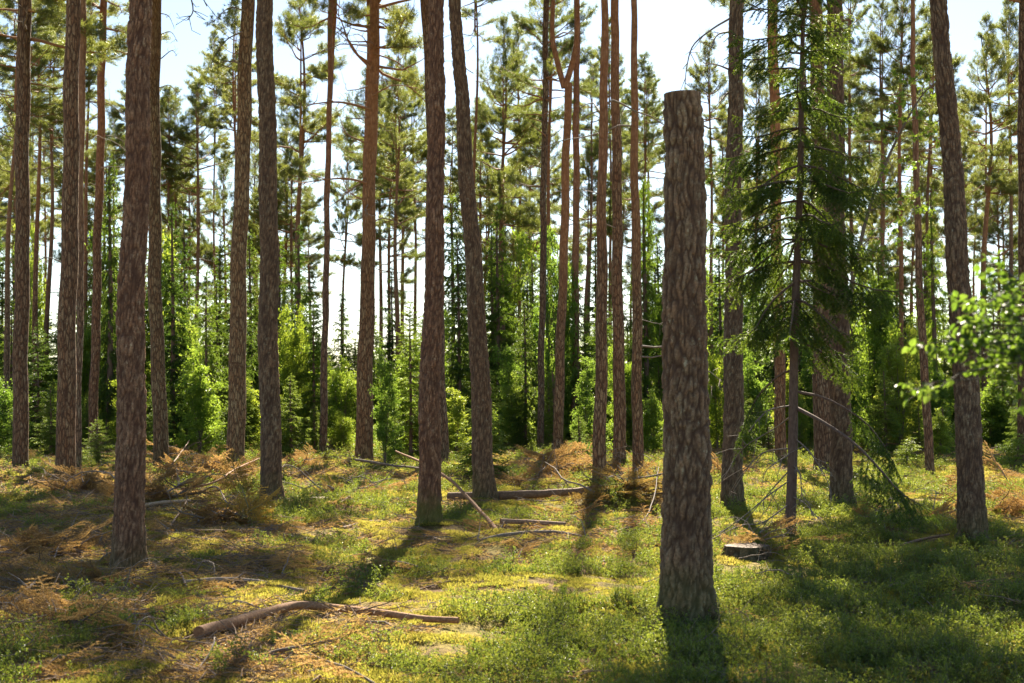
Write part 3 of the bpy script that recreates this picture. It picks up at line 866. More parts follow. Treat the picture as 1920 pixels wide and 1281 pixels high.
for k, a in enumerate([  # x, depth, y tip, half width, shape
    (204, 44, 290, 36, 3), (180, 52, 430, 40, 4), (322, 41, 380, 62, 0), (386, 40, 500, 58, 1), (70, 40, 600, 70, 2), (20, 46, 560, 60, 0),
    (560, 44, 420, 52, 0), (588, 40, 560, 52, 2), (640, 46, 545, 56, 1), (770, 35, 560, 78, 2), (860, 44, 440, 44, 3), (935, 47, 380, 58, 0),
    (985, 42, 560, 42, 4), (1212, 45, 330, 36, 3), (1236, 52, 430, 40, 4), (1070, 48, 540, 50, 1), (1000, 54, 470, 46, 0), (1330, 50, 520, 50, 0),
    (1415, 44, 560, 58, 1), (1600, 46, 520, 60, 2), (1652, 42, 470, 52, 4), (1755, 42, 350, 46, 1), (1700, 48, 560, 60, 0), (1790, 46, 600, 58, 2),
    (1880, 40, 590, 66, 0), (1940, 44, 520, 66, 1), (270, 48, 540, 52, 4), (118, 50, 560, 52, 1), (470, 50, 590, 52, 0), (700, 52, 600, 52, 4),
    (1130, 50, 580, 46, 4), (1180, 48, 600, 44, 1), (1500, 44, 560, 56, 0), (1555, 50, 480, 50, 1), (345, 46, 400, 52, 0), (412, 50, 430, 52, 2), (468, 47, 430, 46, 4), (524, 52, 440, 50, 0), (735, 58, 500, 50, 0), (240, 50, 400, 48, 4), (885, 54, 410, 50, 0), (1120, 56, 430, 50, 2), (690, 60, 520, 50, 2)]):
    spruce(a[0], a[1], a[2], a[3], a[4], seed=k, kind='drooping narrow spruce' if a[4] in (3, 4) else 'dark green spruce', tint=[(1, 1, 1), (1.35, 1.3, 1.1), (.85, .9, .9), (1.7, 1.6, 1.2)][(k * 7) % 4])
for k, a in enumerate([(908, 27.5, 668, 74, 0), (183, 31, 782, 44, 1), (300, 37, 690, 50, 0), (1300, 40, 700, 50, 2), (440, 38, 700, 48, 2), (1395, 36, 720, 44, 0), (1660, 38, 690, 52, 0), (545, 36, 700, 50, 2), (95, 37, 720, 50, 0), (1030, 42, 700, 44, 2), (1770, 36, 760, 40, 1), (1190, 40, 690, 46, 0)]):
    spruce(*a, lime=True, seed=k, kind='sunlit lime-green young spruce', group='young spruces catching the sun')

# ------------------------------------------------------------------ leafy saplings
BUSH = [bush_mesh(600, 3, 1.0, 6, 8500, .07), bush_mesh(601, 3, .8, 4, 6000, .07), bush_mesh(602, 3, 1.1, 8, 10000, .07), bush_mesh(603, 3, .7, 3, 3500, .06)]
def bush(x, D, ytop, hw, var, seed, kind='bright leafy sapling', group='leafy saplings under the pines', tint=None):
    B = px(x, 740 + F * EYE / D, D); gz = ground(B.x, D)
    Ht = px(x, ytop, D).z - gz
    root = thing('leafy_sapling', None, 'sapling', (B.x, D, gz))
    R = (1.0, .8, 1.1, .7)[var]
    sc3 = (hw * D / F / R, hw * D / F / R, Ht / 3.0)
    link('stem', BUSH[var][0], root, None, (0, 0, seed * 1.3), sc3)
    cr = link('crown', BUSH[var][1], root, None, (0, 0, seed * 1.3), sc3)
    if tint: cr.color = (*tint, 1)
    later(root, x, kind, group)
for k, a in enumerate([(375, 38, 640, 60, 0), (545, 40, 560, 44, 2), (722, 32, 640, 36, 1), (640, 42, 660, 52, 2), (350, 42, 560, 48, 1), (470, 42, 700, 46, 0), (1100, 38, 660, 36, 1), (1170, 40, 640, 44, 2), (1225, 38, 720, 40, 0), (1345, 40, 620, 40, 2), (1410, 40, 640, 50, 0), (1640, 42, 440, 56, 2), (1600, 40, 640, 56, 0), (1690, 40, 600, 56, 2), (1760, 40, 660, 50, 0), (1860, 40, 700, 56, 0), (1910, 46, 640, 56, 2), (240, 42, 640, 44, 0), (20, 40, 700, 56, 2), (130, 42, 690, 46, 0), (410, 33, 800, 26, 3), (855, 36, 720, 40, 1), (960, 44, 640, 48, 2), (1040, 46, 620, 48, 0), (1290, 46, 560, 56, 2), (1480, 40, 660, 48, 0), (1540, 42, 620, 50, 2), (590, 44, 640, 44, 1), (1900, 30, 800, 44, 3), (1700, 32, 810, 34, 3), (1000, 48, 560, 50, 0), (1240, 50, 480, 50, 0), (760, 40, 700, 44, 0)]):
    bush(*a, seed=k, tint=[(1, 1, 1), (1.25, 1.1, 1), (.7, .8, .8), (1, 1, .9)][k % 4])

# ------------------------------------------------------------------ the wood beyond
rngm = random.Random(9)
xq, k = -100, 0
while xq < 2020:
    D = rngm.uniform(35, 44); yt = rngm.uniform(690, 800)
    q = rngm.random()
    if q < .45: spruce(xq, D, yt, rngm.uniform(26, 44), rngm.randrange(3), lime=True, seed=700 + k, kind='sunlit lime-green young spruce', group='young spruces catching the sun')
    else: bush(xq, D, yt, rngm.uniform(26, 44), rngm.randrange(4), seed=700 + k, tint=rngm.choice([(1, 1, 1), (1.2, 1.1, 1), (.8, .85, .8)]))
    xq += rngm.uniform(38, 70); k += 1
xq, k = -150, 0
while xq < 2080:
    D = rngm.uniform(46, 58); yt = rngm.uniform(570, 720)
    if rngm.random() < .5: spruce(xq, D, yt, rngm.uniform(34, 50), rngm.randrange(3), lime=True, seed=800 + k, kind='sunlit lime-green young spruce', group='young spruces catching the sun')
    else: bush(xq, D, yt, rngm.uniform(34, 50), rngm.randrange(3), seed=800 + k, tint=rngm.choice([(1, 1, 1), (1.2, 1.1, 1), (.9, .9, .85)]))
    xq += rngm.uniform(28, 52); k += 1
xq, k = -200, 0
while xq < 2140:
    D = rngm.uniform(44, 60)
    yt = rngm.choice([rngm.uniform(360, 500), rngm.uniform(500, 620)]) if not (590 < xq < 680 or 720 < xq < 790) else rngm.uniform(600, 680)
    if rngm.random() < .68: spruce(xq, D, yt, rngm.uniform(44, 66), rngm.choice([0, 0, 1, 2, 2, 4]), seed=400 + k, tint=rngm.choice([(1, 1, 1), (.8, .85, .9), (1.4, 1.35, 1.1)]))
    else: bush(xq, D, yt + 40, rngm.uniform(40, 60), k % 3, seed=k, tint=rngm.choice([(1, 1, 1), (.7, .8, .8), (1.15, 1.1, 1)]))
    xq += rngm.uniform(22, 40); k += 1
rngf = random.Random(5)
xs = -260
k = 0
while xs < 2180:
    D = rngf.uniform(62, 105)
    yt = rngf.uniform(440, 620) if not 590 < xs < 790 else rngf.uniform(610, 680)
    spruce(xs, D, yt, rngf.uniform(38, 58), k % 5, seed=200 + k, kind='far spruce', group='spruces closing off the far wood', tint=[(1, 1, 1), (1.5, 1.4, 1.15), (1.2, 1.2, 1.05)][k % 3])
    xs += rngf.uniform(26, 46); k += 1

settle()

# ------------------------------------------------------------------ the near spruce, every branch a part
LM2 = 'near spruce'
D = depth(1008)
B = px(1480, 1008, D); gz = ground(B.x, D)
sp = thing('spruce_tree', 'thin dark young spruce with wide drooping branches, nearest spruce, beside the sawn stump', 'tree', (B.x, D, gz))
HS = 7.4
zt = np.linspace(-.2, HS, 60)
rng = np.random.default_rng(77)
leanx = (px(1500, 300, D).x - B.x) / (px(1500, 300, D).z - gz)
def sfn(z): return np.array([leanx * z + .01 * math.sin(z * 2), .01 * math.cos(z * 1.7), z])
v, f = tube(np.array([sfn(z) for z in zt]), (.054 * (1 - np.clip(zt, 0, HS) / HS) ** .75 + .006 + .02 * np.exp(-np.clip(zt, 0, 9) / .15)), 20)
mb = MB(); mb.add(v, f, 0, True)
link('trunk', mb.mesh('trunk', [M['spruce_bark']]), sp)
nb = 0
z = 2.5
gold = 0.0
while z < HS - .15 and nb < 82:
    t = (HS - z) / (HS - 2.3)
    for q in range(4 if z < 6.2 else 5):
        gold += 2.39996 if q else 1.1
        az = gold + rng.normal() * .2
        ln = (.30 + 1.2 * t ** .7) * (.62 + .5 * rng.random()) * min(1, .55 + (z - 2.4) * .6)
        mb = MB()
        spruce_branch(mb, rng, (0, 0, 0), az, ln, math.radians(-16 + 38 * (1 - t) + rng.normal() * 8), .5 * t + .1, .75, .034, .03, .0078, .003, tipup=.4)
        link('branch', mb.mesh('branch', [M['spruce_bark'], M['nearspruce']]), sp, tuple(sfn(z)))
        nb += 1
    z += .225 * (.85 + .3 * rng.random())
def low_branch(pts, dzs, hang, nmat, step, nstep, start=.12, seed=0):
    rng2 = np.random.default_rng(seed)
    c = smooth_path([px(a, b, D + dz) - sp.location for (a, b), dz in zip(pts, dzs)], 12)
    mb = MB()
    spruce_branch(mb, rng2, None, 0, 1, 0, 0, hang, step, .032, .0085, nstep*.7, curve=c, start=start)
    link('branch', mb.mesh('branch', [M['spruce_bark'], M[nmat]]), sp)
low_branch(((1492, 765), (1540, 790), (1600, 830), (1650, 880), (1690, 925), (1745, 958)), (0, -.3, -.6, -.9, -1.2, -1.5), .8, 'nearspruce', .045, .005, .45, 1)
low_branch(((1494, 735), (1550, 748), (1620, 790), (1660, 840), (1680, 880)), (0, -.1, -.1, -.2, -.2), .9, 'nearspruce', .045, .005, .4, 2)
low_branch(((1494, 690), (1460, 705), (1420, 745), (1395, 800), (1385, 850)), (0, .2, .4, .5, .6), .9, 'nearspruce', .055, .006, .3, 4)
low_branch(((1498, 640), (1540, 660), (1590, 690), (1600, 740)), (0, .1, .2, .3), .9, 'nearspruce', .045, .005, .2, 5)
# bare dead boughs low on the trunk
def bare(root, pts, D, dzs, r0, seed, mat='dead', sub=6):
    rng2 = np.random.default_rng(seed)
    n = 16
    pp = smooth_path([px(a, b, D + dz) - root.location for (a, b), dz in zip(pts, dzs)], n)
    mb = MB()
    v, f = tube(pp, np.linspace(r0, .003, n), 6); mb.add(v, f, 0, True)
    ln = np.linalg.norm(pp[-1] - pp[0])
    for k in range(sub):
        i = int(rng2.integers(3, n - 1)); d = unit(unit(pp[i] - pp[i - 1]) * .7 + rng2.normal(size=3) * np.array([.5, .4, .5]) + np.array([0, 0, -.25]))
        l2 = ln * (.12 + .3 * rng2.random())
        Q = np.array([pp[i], pp[i] + d * l2 * .5 + rng2.normal(size=3) * .03, pp[i] + d * l2])
        v, f = tube(Q, [.0055, .004, .0015], 4); mb.add(v, f, 0, True)
    return link('branch', mb.mesh('branch', [M[mat]]), root)
for k, (pts, dzs) in enumerate([
    (((1484, 850), (1455, 868), (1435, 885), (1428, 915)), (0, -.2, -.3, -.4)),
    (((1482, 900), (1440, 930), (1395, 968), (1350, 1000)), (0, -.2, -.4, -.6)),
    (((1480, 945), (1430, 980), (1390, 985), (1340, 1008)), (0, -.5, -.8, -1.0)),
    (((1482, 880), (1450, 915), (1420, 950), (1400, 975)), (0, .1, .2, .2)),
    (((1484, 780), (1450, 805), (1400, 835), (1370, 870)), (0, .3, .5, .6)),
    (((1486, 760), (1440, 770), (1410, 800)), (0, -.2, -.4)),
    (((1486, 870), (1500, 890), (1505, 930), (1525, 950)), (0, -.2, -.3, -.5)),
    (((1484, 930), (1510, 945), (1545, 985)), (0, -.3, -.6)),
    (((1488, 820), (1520, 850), (1550, 900), (1560, 940)), (0, -.2, -.3, -.4)),
    (((1480, 960), (1455, 985), (1430, 990)), (0, .3, .6)),
    (((1484, 840), (1430, 850), (1390, 890), (1365, 930)), (0, .4, .7, .9))]):
    bare(sp, pts, D, dzs, .009, 700 + k)

# ------------------------------------------------------------------ arching birch and the birch sapling at the edge of the view
D = 23.0
pb = px(1592, 740 + F * EYE / D, D)
br = thing('birch_tree', 'thin dark birch stem arching over between the near spruce and the scarred pine', 'tree', (pb.x, D, ground(pb.x, D)))
pp = smooth_path([Vector((0, 0, -.1))] + [px(a, b, D) - br.location for a, b in ((1590, 760), (1588, 640), (1600, 520), (1626, 405), (1655, 320), (1690, 245), (1728, 180), (1760, 150))], 50)
v, f = tube(pp, np.linspace(.05, .008, 50), 12)
mb = MB(); mb.add(v, f, 0, True)
link('trunk', mb.mesh('trunk', [M['stem']]), br)
def leafy(root, P0, P1, seed, n=90, size=.055, spread=.14, mat='leaf', r=.008):
    rng2 = np.random.default_rng(seed)
    P0, P1 = np.array(P0), np.array(P1)
    mb = MB()
    mid = (P0 + P1) / 2 + np.array([0, 0, .12 * np.linalg.norm(P1 - P0)])
    C = smooth_path([P0, mid, P1], 8)
    v, f = tube(C, np.linspace(r, .002, 8), 5); mb.add(v, f, 0, True)
    d = unit(P1 - P0)
    tw = []
    for k in range(max(4, n // 10)):
        s = 1 - .75 * rng2.random() ** 1.6; b = C[min(7, int(s * 7.99))]
        e = b + unit(d * .5 + rng2.normal(size=3) * np.array([.8, .8, .5])) * spread * (.8 + 1.2 * rng2.random())
        v, f = tube(np.array([b, (b + e) / 2, e]), [.003, .002, .001], 3); mb.add(v, f, 0, True)
        tw.append((b, e))
    i = rng2.integers(0, len(tw), n)
    u = .25 + .8 * rng2.random((n, 1))
    A = np.array([t[0] for t in tw])[i]; E = np.array([t[1] for t in tw])[i]
    pos = A + (E - A) * u
    dr = unit(E - A) * .5 + rng2.normal(size=(n, 3)) * .6 + np.array([0, 0, -.45])
    nrm = rng2.normal(size=(n, 3)) * .7 + np.array([0, 0, .8])
    sz = size * (.65 + .6 * rng2.random(n))
    leaves(mb, pos, dr, nrm, sz, sz * .72, 1, .12)
    return link('branch', mb.mesh('branch', [M['stem'], M[mat]]), root)
rb = random.Random(8)
for k, (x, y) in enumerate([(1720, 215), (1745, 240), (1690, 200), (1755, 170), (1700, 150), (1660, 330), (1715, 310), (1730, 375), (1700, 365), (1660, 455), (1640, 470), (1690, 440), (1610, 480), (1570, 470), (1740, 120), (1640, 230), (1770, 260), (1620, 590), (1650, 560), (1725, 400), (1680, 420)]):
    q = np.array(px(x, y, D + rb.uniform(-.7, .7)) - br.location)
    j = int(np.argmin(np.linalg.norm(pp - q, axis=1)))
    j = max(0, j - 3)
    leafy(br, pp[j], q, 800 + k, 70, .06, .17)

D = 4.6
pb = px(2075, 740 + F * EYE / D, D)
bs = thing('birch_tree', 'birch sapling holding glossy out-of-focus leaves close to the viewer', 'tree', (pb.x, D, ground(pb.x, D)))
pp2 = smooth_path([Vector((0, 0, -.1)), Vector((-.01, 0, .8)), Vector((.03, .05, 1.6)), Vector((.0, .08, 2.3))], 24)
v, f = tube(pp2, np.linspace(.02, .006, 24), 10)
mb = MB(); mb.add(v, f, 0, True)
link('trunk', mb.mesh('trunk', [M['stem']]), bs)
for k, (x, y, dz, n) in enumerate([(1900, 520, .1, 34), (1880, 575, -.1, 46), (1850, 610, 0, 46), (1890, 640, .15, 56), (1830, 650, .05, 34), (1780, 668, 0, 26), (1800, 700, -.1, 24), (1860, 690, .1, 44), (1905, 720, .2, 30), (1760, 715, 0, 14), (1770, 640, .1, 12), (1915, 600, -.2, 44), (1910, 775, 0, 8), (1930, 660, 0, 40), (1820, 570, .2, 14), (1935, 540, .2, 36)]):
    q = np.array(px(x, y, D + dz) - bs.location)
    j = int(np.argmin(np.abs(pp2[:, 2] - (q[2] - .1))))
    leafy(bs, pp2[j], q, 850 + k, int(n * 2.5), .030, .085, 'leaf', .004).color = (.58, .66, .62, 1)

# ------------------------------------------------------------------ stumps, logs and fallen branches
def stump(label, x, y, w, hpx, seed, brown=None, tilt=0):
    D = depth(y); B = px(x, y, D); gz = ground(B.x, D)
    rng2 = np.random.default_rng(seed)
    r = w / 2 * D / F; h = hpx * D / F
    root = thing('tree_stump', label, 'stump', (B.x, D, gz))
    EXC.extend((B.x + r * k, D - .35 * j, r * .8 + .15) for k in (-.5, .5) for j in (0, .6))
    n, s = 22, 90
    z = np.linspace(-.15, h, n)
    a = np.arange(s) * 2 * PI / s
    rr = r * (1 + .2 * np.exp(-np.clip(z, 0, 9) / (h * .5)))
    surf = np.stack([np.cos(a)[None] * rr[:, None], np.sin(a)[None] * rr[:, None], np.repeat(z[:, None], s, 1)], -1).reshape(-1, 3) + seed
    f1, f2, cid = voronoi(surf * np.array([15, 15, 4]))
    cr = np.clip((f2 - f1) / .3, 0, 1)
    dsp = (cr * .02 + (cid - .5) * .015 + .02 * np.tile(np.sin(a * 4 + seed), n)).reshape(n, s)
    v, f = tube(np.stack([0 * z, 0 * z, z], -1), rr, s, dsp)
    mb = MB(); mb.add(v, f, 0, True, crack=cr, cell=cid, moss=.4 * np.clip(fbm(surf * 4, 2) + .4, 0, 1))
    link('bark', mb.mesh('bark', [M['bark']]), root).color = (.7, .62, .55, 1)
    ring = v[-s:]; c = ring.mean(0)
    m2 = MB()
    V = np.vstack([ring, c + (ring - c) * .6 + np.array([0, 0, .008]), c[None] + np.array([0, 0, .012])])
    k = np.arange(s); k2 = (k + 1) % s
    m2.add(V, np.stack([k, k2, k2 + s, k + s], -1), 0, True); m2.add(V, np.stack([k + s, k2 + s, np.full(s, 2 * s)], -1), 0, True)
    link('cut_face', m2.mesh('cut_face', [M['cut']]), root)
    return root
stump('low wide sawn stump with dark bark beside the near spruce', 1400, 1034, 74, 20, 1)
stump('small sawn stump with sticks heaped behind it', 614, 945, 50, 18, 2)


def stick(label, pts, r0, r1, seed, mat='dead', sides=12, sub=0, name='fallen_branch', cat='branch', group='branches fallen on the forest floor', D=None, lift=None, subl=.3, tint=None, n=40, settle=False):
    """pts: photo pixels on the ground (x, y[, metres above ground]) or (x, y, None, depth)"""
    rng2 = np.random.default_rng(seed)
    W = []
    for p in pts:
        if len(p) == 4: W.append(px(p[0], p[1], p[3]))
        else: W.append(gp(p[0], p[1], (p[2] if len(p) > 2 else 0) + r0 * .8))
    base = W[0].copy()
    pp = smooth_path([w - base for w in W], n)
    pp = pp + np.stack([fbm(pp * 2.2 + seed, 2), fbm(pp * 2.2 + seed + 5, 2), .6 * fbm(pp * 2.2 + seed + 9, 2)], -1) * r0 * .7
    if settle: base.z += .02 + r0 * .3 - min(q[2] + base.z - ground(q[0] + base.x, q[1] + base.y) for q in pp)
    if r0 >= .03: BIG.extend((base.x + q[0], base.y + q[1], .03 + r0 * 1.1) for q in pp[::2])
    if r0 >= .014: EXC.extend((base.x + q[0], base.y + q[1], .16 + r0 * 5) for q in pp[::2])
    t = np.linspace(0, 1, n)
    rr = (r0 + (r1 - r0) * t) * (1 + .12 * fbm(np.stack([t * 14, t * 0 + seed, t * 0], -1), 2))
    v, f = tube(pp, rr, sides)
    mb = MB(); mb.add(v, f, 0, True)
    for e, sgn in ((0, 1), (n - 1, -1)):
        c = pp[e]; k = np.arange(sides) + e * sides
        vv = np.vstack([v[k], c[None]])
        q = np.arange(sides); q2 = (q + 1) % sides
        mb.add(vv, np.stack([q, q2, np.full(sides, sides)], -1), 0)
    o = link(name, mb.mesh(name, [M[mat]]), None, base)
    tag(o, label, cat, group)
    if tint: o.color = (*tint, 1)
    ln = np.linalg.norm(pp[-1] - pp[0])
    for k in range(sub):
        i = int(rng2.integers(n // 4, n - 1)); d = unit(unit(pp[i] - pp[i - 1]) * .8 + rng2.normal(size=3) * np.array([.6, .6, .45]) + np.array([0, 0, .12]))
        l2 = ln * subl * (.4 + .6 * rng2.random())
        Q = np.array([pp[i], pp[i] + d * l2 * .5 + rng2.normal(size=3) * .04 * l2, pp[i] + d * l2])
        v, f = tube(Q, [rr[i] * .5, rr[i] * .35, .002], 5)
        m2 = MB(); m2.add(v, f, 0, True)
        tw = link('twig', m2.mesh('twig', [M[mat]]), o)
        if tint: tw.color = (*tint, 1)
    return o
stick('thick bent orange-brown branch arching across the sunlit foreground', [(x_, y_, None, depth(y_ + 12)) for x_, y_ in ((372, 1178), (445, 1157), (500, 1140), (560, 1128), (640, 1133), (740, 1145), (860, 1155))], .042, .022, 1, 'redwood', 18, 3, subl=.08, n=90, settle=True)
stick('straight grey branch lying below the thick red-brown pine', [(345, 1075), (420, 1072, .03), (490, 1080, .02), (570, 1086)], .026, .015, 2, 'dead', 12, 2, tint=(1.3, 1.25, 1.15))
stick('thin dark branch curling out from the foot of the thick red-brown pine', [(222, 1060, .03), (275, 1052, .05), (330, 1062, .03), (352, 1085)], .017, .01, 3, 'dead', 10, 2, tint=(.7, .6, .5))
stick('long pole slanting down past the moss-footed pine into the clearing', [(742, 846, None, 21.5), (792, 868, None, 20.2), (850, 905, None, 18.8), (900, 958, None, 17.5), (936, 1000, None, 16.4)], .013, .028, 4, 'redwood', 12, 0, tint=(.95, .9, .85))
stick('thin dark twig pole reaching from the many-boughed pine towards the moss-footed pine', [(668, 862, None, 29), (730, 872, None, 27.5), (800, 880, None, 26)], .028, .016, 5, 'dead', 10, 2, tint=(.7, .65, .6))
stick('long pale-barked log lying behind the leaning pine', [(838, 941, .07), (930, 943, .07), (1040, 944, .07), (1140, 942, .07)], .066, .055, 6, 'pale', 20, 0, 'fallen_log', 'log', 'logs left on the forest floor', tint=(.55, .47, .42))
stick('thin pale log stub in the sun in front of the long log', [(940, 988, .06), (990, 986, .06), (1060, 988, .06)], .034, .026, 7, 'pale', 14, 0, 'fallen_log', 'log', 'logs left on the forest floor', tint=(.75, .65, .6))
stick('grey branch lying level across the clearing below the slanting pole', [(895, 1016), (960, 1012, .04), (1040, 1010, .04), (1122, 1012)], .022, .014, 8, 'dead', 10, 3, tint=(1.15, 1.1, 1))
stick('crooked dark branch rising against the tall stump', [(1120, 1006), (1160, 992, .06), (1205, 985, .12), (1225, 968, .25), (1236, 950, .4)], .014, .006, 9, 'dead', 10, 3, tint=(.4, .36, .32))
stick('bleached branch lying in shade at the frame edge below the brown litter', [(-20, 1140), (30, 1122, .05), (66, 1098, .12)], .02, .01, 10, 'dead', 10, 2, tint=(1.5, 1.45, 1.4))
stick('short bleached stick beside the pale shaded branch', [(50, 1150), (78, 1132), (85, 1118, .05)], .014, .008, 11, 'dead', 9, 1, tint=(1.4, 1.35, 1.3))
stick('forked bleached twig near the dark brush heap behind the red-brown pine', [(300, 1005, .0), (318, 990, .04), (352, 968, .08)], .016, .008, 12, 'pale', 9, 2, tint=(.95, .9, .85))
stick('pale peeled stick lying flat beside the thick red-brown pine', [(272, 972, .04), (310, 970, .05), (356, 968, .06)], .024, .018, 13, 'pale', 10, 1)
stick('arched grey branch before the yellow-brown dry spray', [(372, 950, .22), (405, 955, .26), (428, 972, .12), (436, 990)], .016, .007, 14, 'dead', 9, 3, tint=(1.2, 1.1, 1))
stick('slim branch crossing bright blueberry below the purple-grey pine', [(640, 995), (700, 985, .04), (760, 975, .03), (780, 965)], .017, .009, 15, 'dead', 9, 3, tint=(.8, .65, .5))
stick('slim brown stick lying just in front of the moss-footed pine', [(790, 1000), (830, 1012), (880, 1028), (900, 1036)], .016, .009, 16, 'dead', 9, 2, tint=(.8, .7, .6))
stick('thin branch raised over orange brush behind the red-brown pine', [(308, 905, .2), (335, 890, .42), (355, 872, .62)], .016, .008, 17, 'dead', 8, 3, tint=(.8, .6, .45))
stick('long reddish stick across the brush toward the purple-grey pine', [(330, 920, .1), (400, 922, .2), (440, 908, .3), (486, 896, .35)], .022, .012, 18, 'redwood', 9, 4)
stick('thin stick lying at the bottom of the view in the sunlit moss', [(520, 1275), (560, 1268), (600, 1254, .03)], .012, .007, 19, 'dead', 9, 1, tint=(.9, .8, .7))
stick('thin dark twig lying in shaded blueberry below the tall stump', [(1180, 1195, .02), (1240, 1178, .08), (1300, 1172, .05), (1380, 1182)], .008, .005, 20, 'dead', 8, 4, tint=(.7, .6, .5))
stick('fine bowed twig in the dark blueberry far below the near spruce', [(1590, 1222, .02), (1620, 1210, .07), (1665, 1238, .02)], .006, .003, 21, 'dead', 8, 2, tint=(.8, .6, .5))
stick('short broken stick in sunlit blueberry before the scarred pine', [(1690, 1026, .04), (1730, 1018, .05), (1780, 1016, .05)], .016, .012, 22, 'pale', 9, 1, tint=(.6, .5, .42))
stick('grey branch half sunk in blueberry below the scarred pine', [(1620, 1115), (1680, 1100, .08), (1720, 1118, .06), (1760, 1135)], .012, .006, 23, 'dead', 8, 5, tint=(.8, .7, .6))
stick('thin brown stick lying between the moss-footed pine and the bent orange branch', [(760, 1090), (830, 1075, .02), (900, 1070)], .01, .006, 24, 'dead', 8, 3, tint=(.8, .6, .45))
stick('twiggy stick in the moss right of the thick bent branch', [(920, 1125), (990, 1110, .04), (1070, 1122)], .009, .004, 25, 'dead', 8, 6, tint=(.75, .6, .5))
stick('long thin twig on dark litter below the straight grey branch', [(300, 1150), (230, 1165), (160, 1160)], .009, .005, 26, 'dead', 8, 3, tint=(.9, .7, .6))
stick('thin snapped pole lying on the far side of the sunlit clearing', [(960, 905, .03), (1020, 893, .1), (1070, 887, .2)], .02, .01, 27, 'dead', 8, 4)
stick('grey snag lying on the brown floor at the foot of the twin pine', [(530, 862, .02), (600, 868, .05), (660, 862, .05)], .03, .015, 28, 'dead', 8, 3)
stick('knobbly dark stick standing up from the ground by the crossing branches', [(930, 1003), (938, 994, .08), (946, 990, .13)], .02, .008, 29, 'dead', 9, 0, tint=(.5, .38, .28))
stick('small stick rising from the blueberry right below the slanting pole', [(938, 1010), (968, 1028), (980, 1042)], .014, .008, 30, 'dead', 8, 2, tint=(.7, .6, .5))

# ------------------------------------------------------------------ heaps of dry brush
def spray_mesh(seed, ln=.9, mat='brown', hang=.25):
    rng2 = np.random.default_rng(seed)
    mb = MB()
    spruce_branch(mb, rng2, (0, 0, 0), 0, ln, .15, .25, hang, .045, .035, .009, .0042, tipup=.1, start=.12)
    return mb.mesh('branch', [M['dead'], M[mat]])
SPRAY = [spray_mesh(900 + k, .8 + .12 * k) for k in range(5)]
SPRAYG = [spray_mesh(910 + k, .9, 'pine') for k in range(2)]
def brush(label, x, y, rx, hpx, n, seed, sticks=6, green=0, tint=None, cat='brush pile', up=.25):
    D = depth(y); B = px(x, y, D); gz = ground(B.x, D)
    root = thing('brush_pile', label, cat, (B.x, D, gz), 'heaps of dry felled brush')
    rng2 = random.Random(seed)
    R = rx * D / F; hh = hpx * D / F
    for k in range(int(n * .75)):
        a = rng2.random() * 2 * PI; r = R * math.sqrt(rng2.random())
        lx, ly = r * math.cos(a), r * math.sin(a) * .8
        lz = ground(B.x + lx, D + ly) - gz + hh * (1 - (r / R) ** 2) * rng2.random()
        m = SPRAYG[k % 2] if k < green else SPRAY[rng2.randrange(5)]
        s = rng2.uniform(.6, 1.15) * min(1.2, .5 + R * .45) * min(1, D / 18)
        o = link('branch', m, root, (lx, ly, lz + .03), (rng2.uniform(-1.2, 1.2), rng2.uniform(-up - .25, .25), rng2.random() * 2 * PI), (s, s, s))
        t = rng2.uniform(.75, 1.15)
        o.color = (t * (tint[0] if tint else 1), t * (tint[1] if tint else 1), t * (tint[2] if tint else 1), 1)
    for k in range(sticks):
        a = rng2.random() * 2 * PI; r = R * rng2.random()
        lx, ly = r * math.cos(a), r * math.sin(a)
        s = rng2.uniform(.5, 1.1) * min(1, D / 22)
        link('stick', DEAD[rng2.randrange(8)], root, (lx, ly, ground(B.x + lx, D + ly) - gz + hh * .5 * rng2.random() + .03), (rng2.uniform(-2, 2), rng2.uniform(-.3, .2), rng2.random() * 2 * PI), (s, s, s))
brush('drooping heap of orange-brown spruce branches beside the thick red-brown pine', 300, 958, 58, 46, 36, 1)
brush('wide bank of pale orange brush before the sunlit olive pine', 405, 900, 85, 30, 46, 2, 12)
brush('spiky orange brush at the foot of the paired dark pine', 150, 925, 70, 40, 40, 3)
brush('upright yellow-brown dry spray in front of the purple-grey pine', 460, 988, 26, 44, 18, 4, 2, 0, (1.25, 1.35, .75), up=1.0)
brush('reddish sticks heaped on the small sawn stump', 640, 930, 48, 22, 16, 5, 16)
brush('rusty dry brush around the forked pine', 1050, 885, 70, 36, 46, 6, 8)
brush('olive-brown brush heap leaning against the tall stump', 1165, 955, 58, 40, 40, 7, 10, 4, (.85, .9, .7))
brush('dry orange tuft behind the curved olive pine', 312, 862, 36, 36, 20, 8, 3)
brush('low rusty brush spread on the ground at the shaded frame edge', 55, 1022, 95, 18, 46, 9, 8)
brush('dull brown brush lying flat before the thick red-brown pine', 130, 1080, 110, 5, 30, 10, 10, 0, (.8, .8, .8))
brush('dry twigs heaped under the long low branch of the near spruce', 1690, 985, 60, 22, 26, 11, 12, 0, (.9, .85, .8))
brush('orange dead spray resting on the low wide stump', 1428, 1030, 22, 44, 14, 12, 2)
brush('dry brown brush between the bright brown and flaky orange pines', 1180, 895, 55, 26, 30, 13, 5)
brush('thin orange brush scattered behind the lichen-grey pine', 1330, 890, 50, 26, 24, 14, 4)
brush('pale orange brush catching sun before the many-boughed pine', 560, 880, 70, 22, 34, 15, 6)
brush('brown brush lying low between the leaning pine and the forked pine', 975, 905, 50, 20, 24, 16, 6)
brush('brown dry brush in the shade beyond the scarred pine', 1890, 960, 70, 22, 30, 17, 6, 0, (.85, .8, .75))
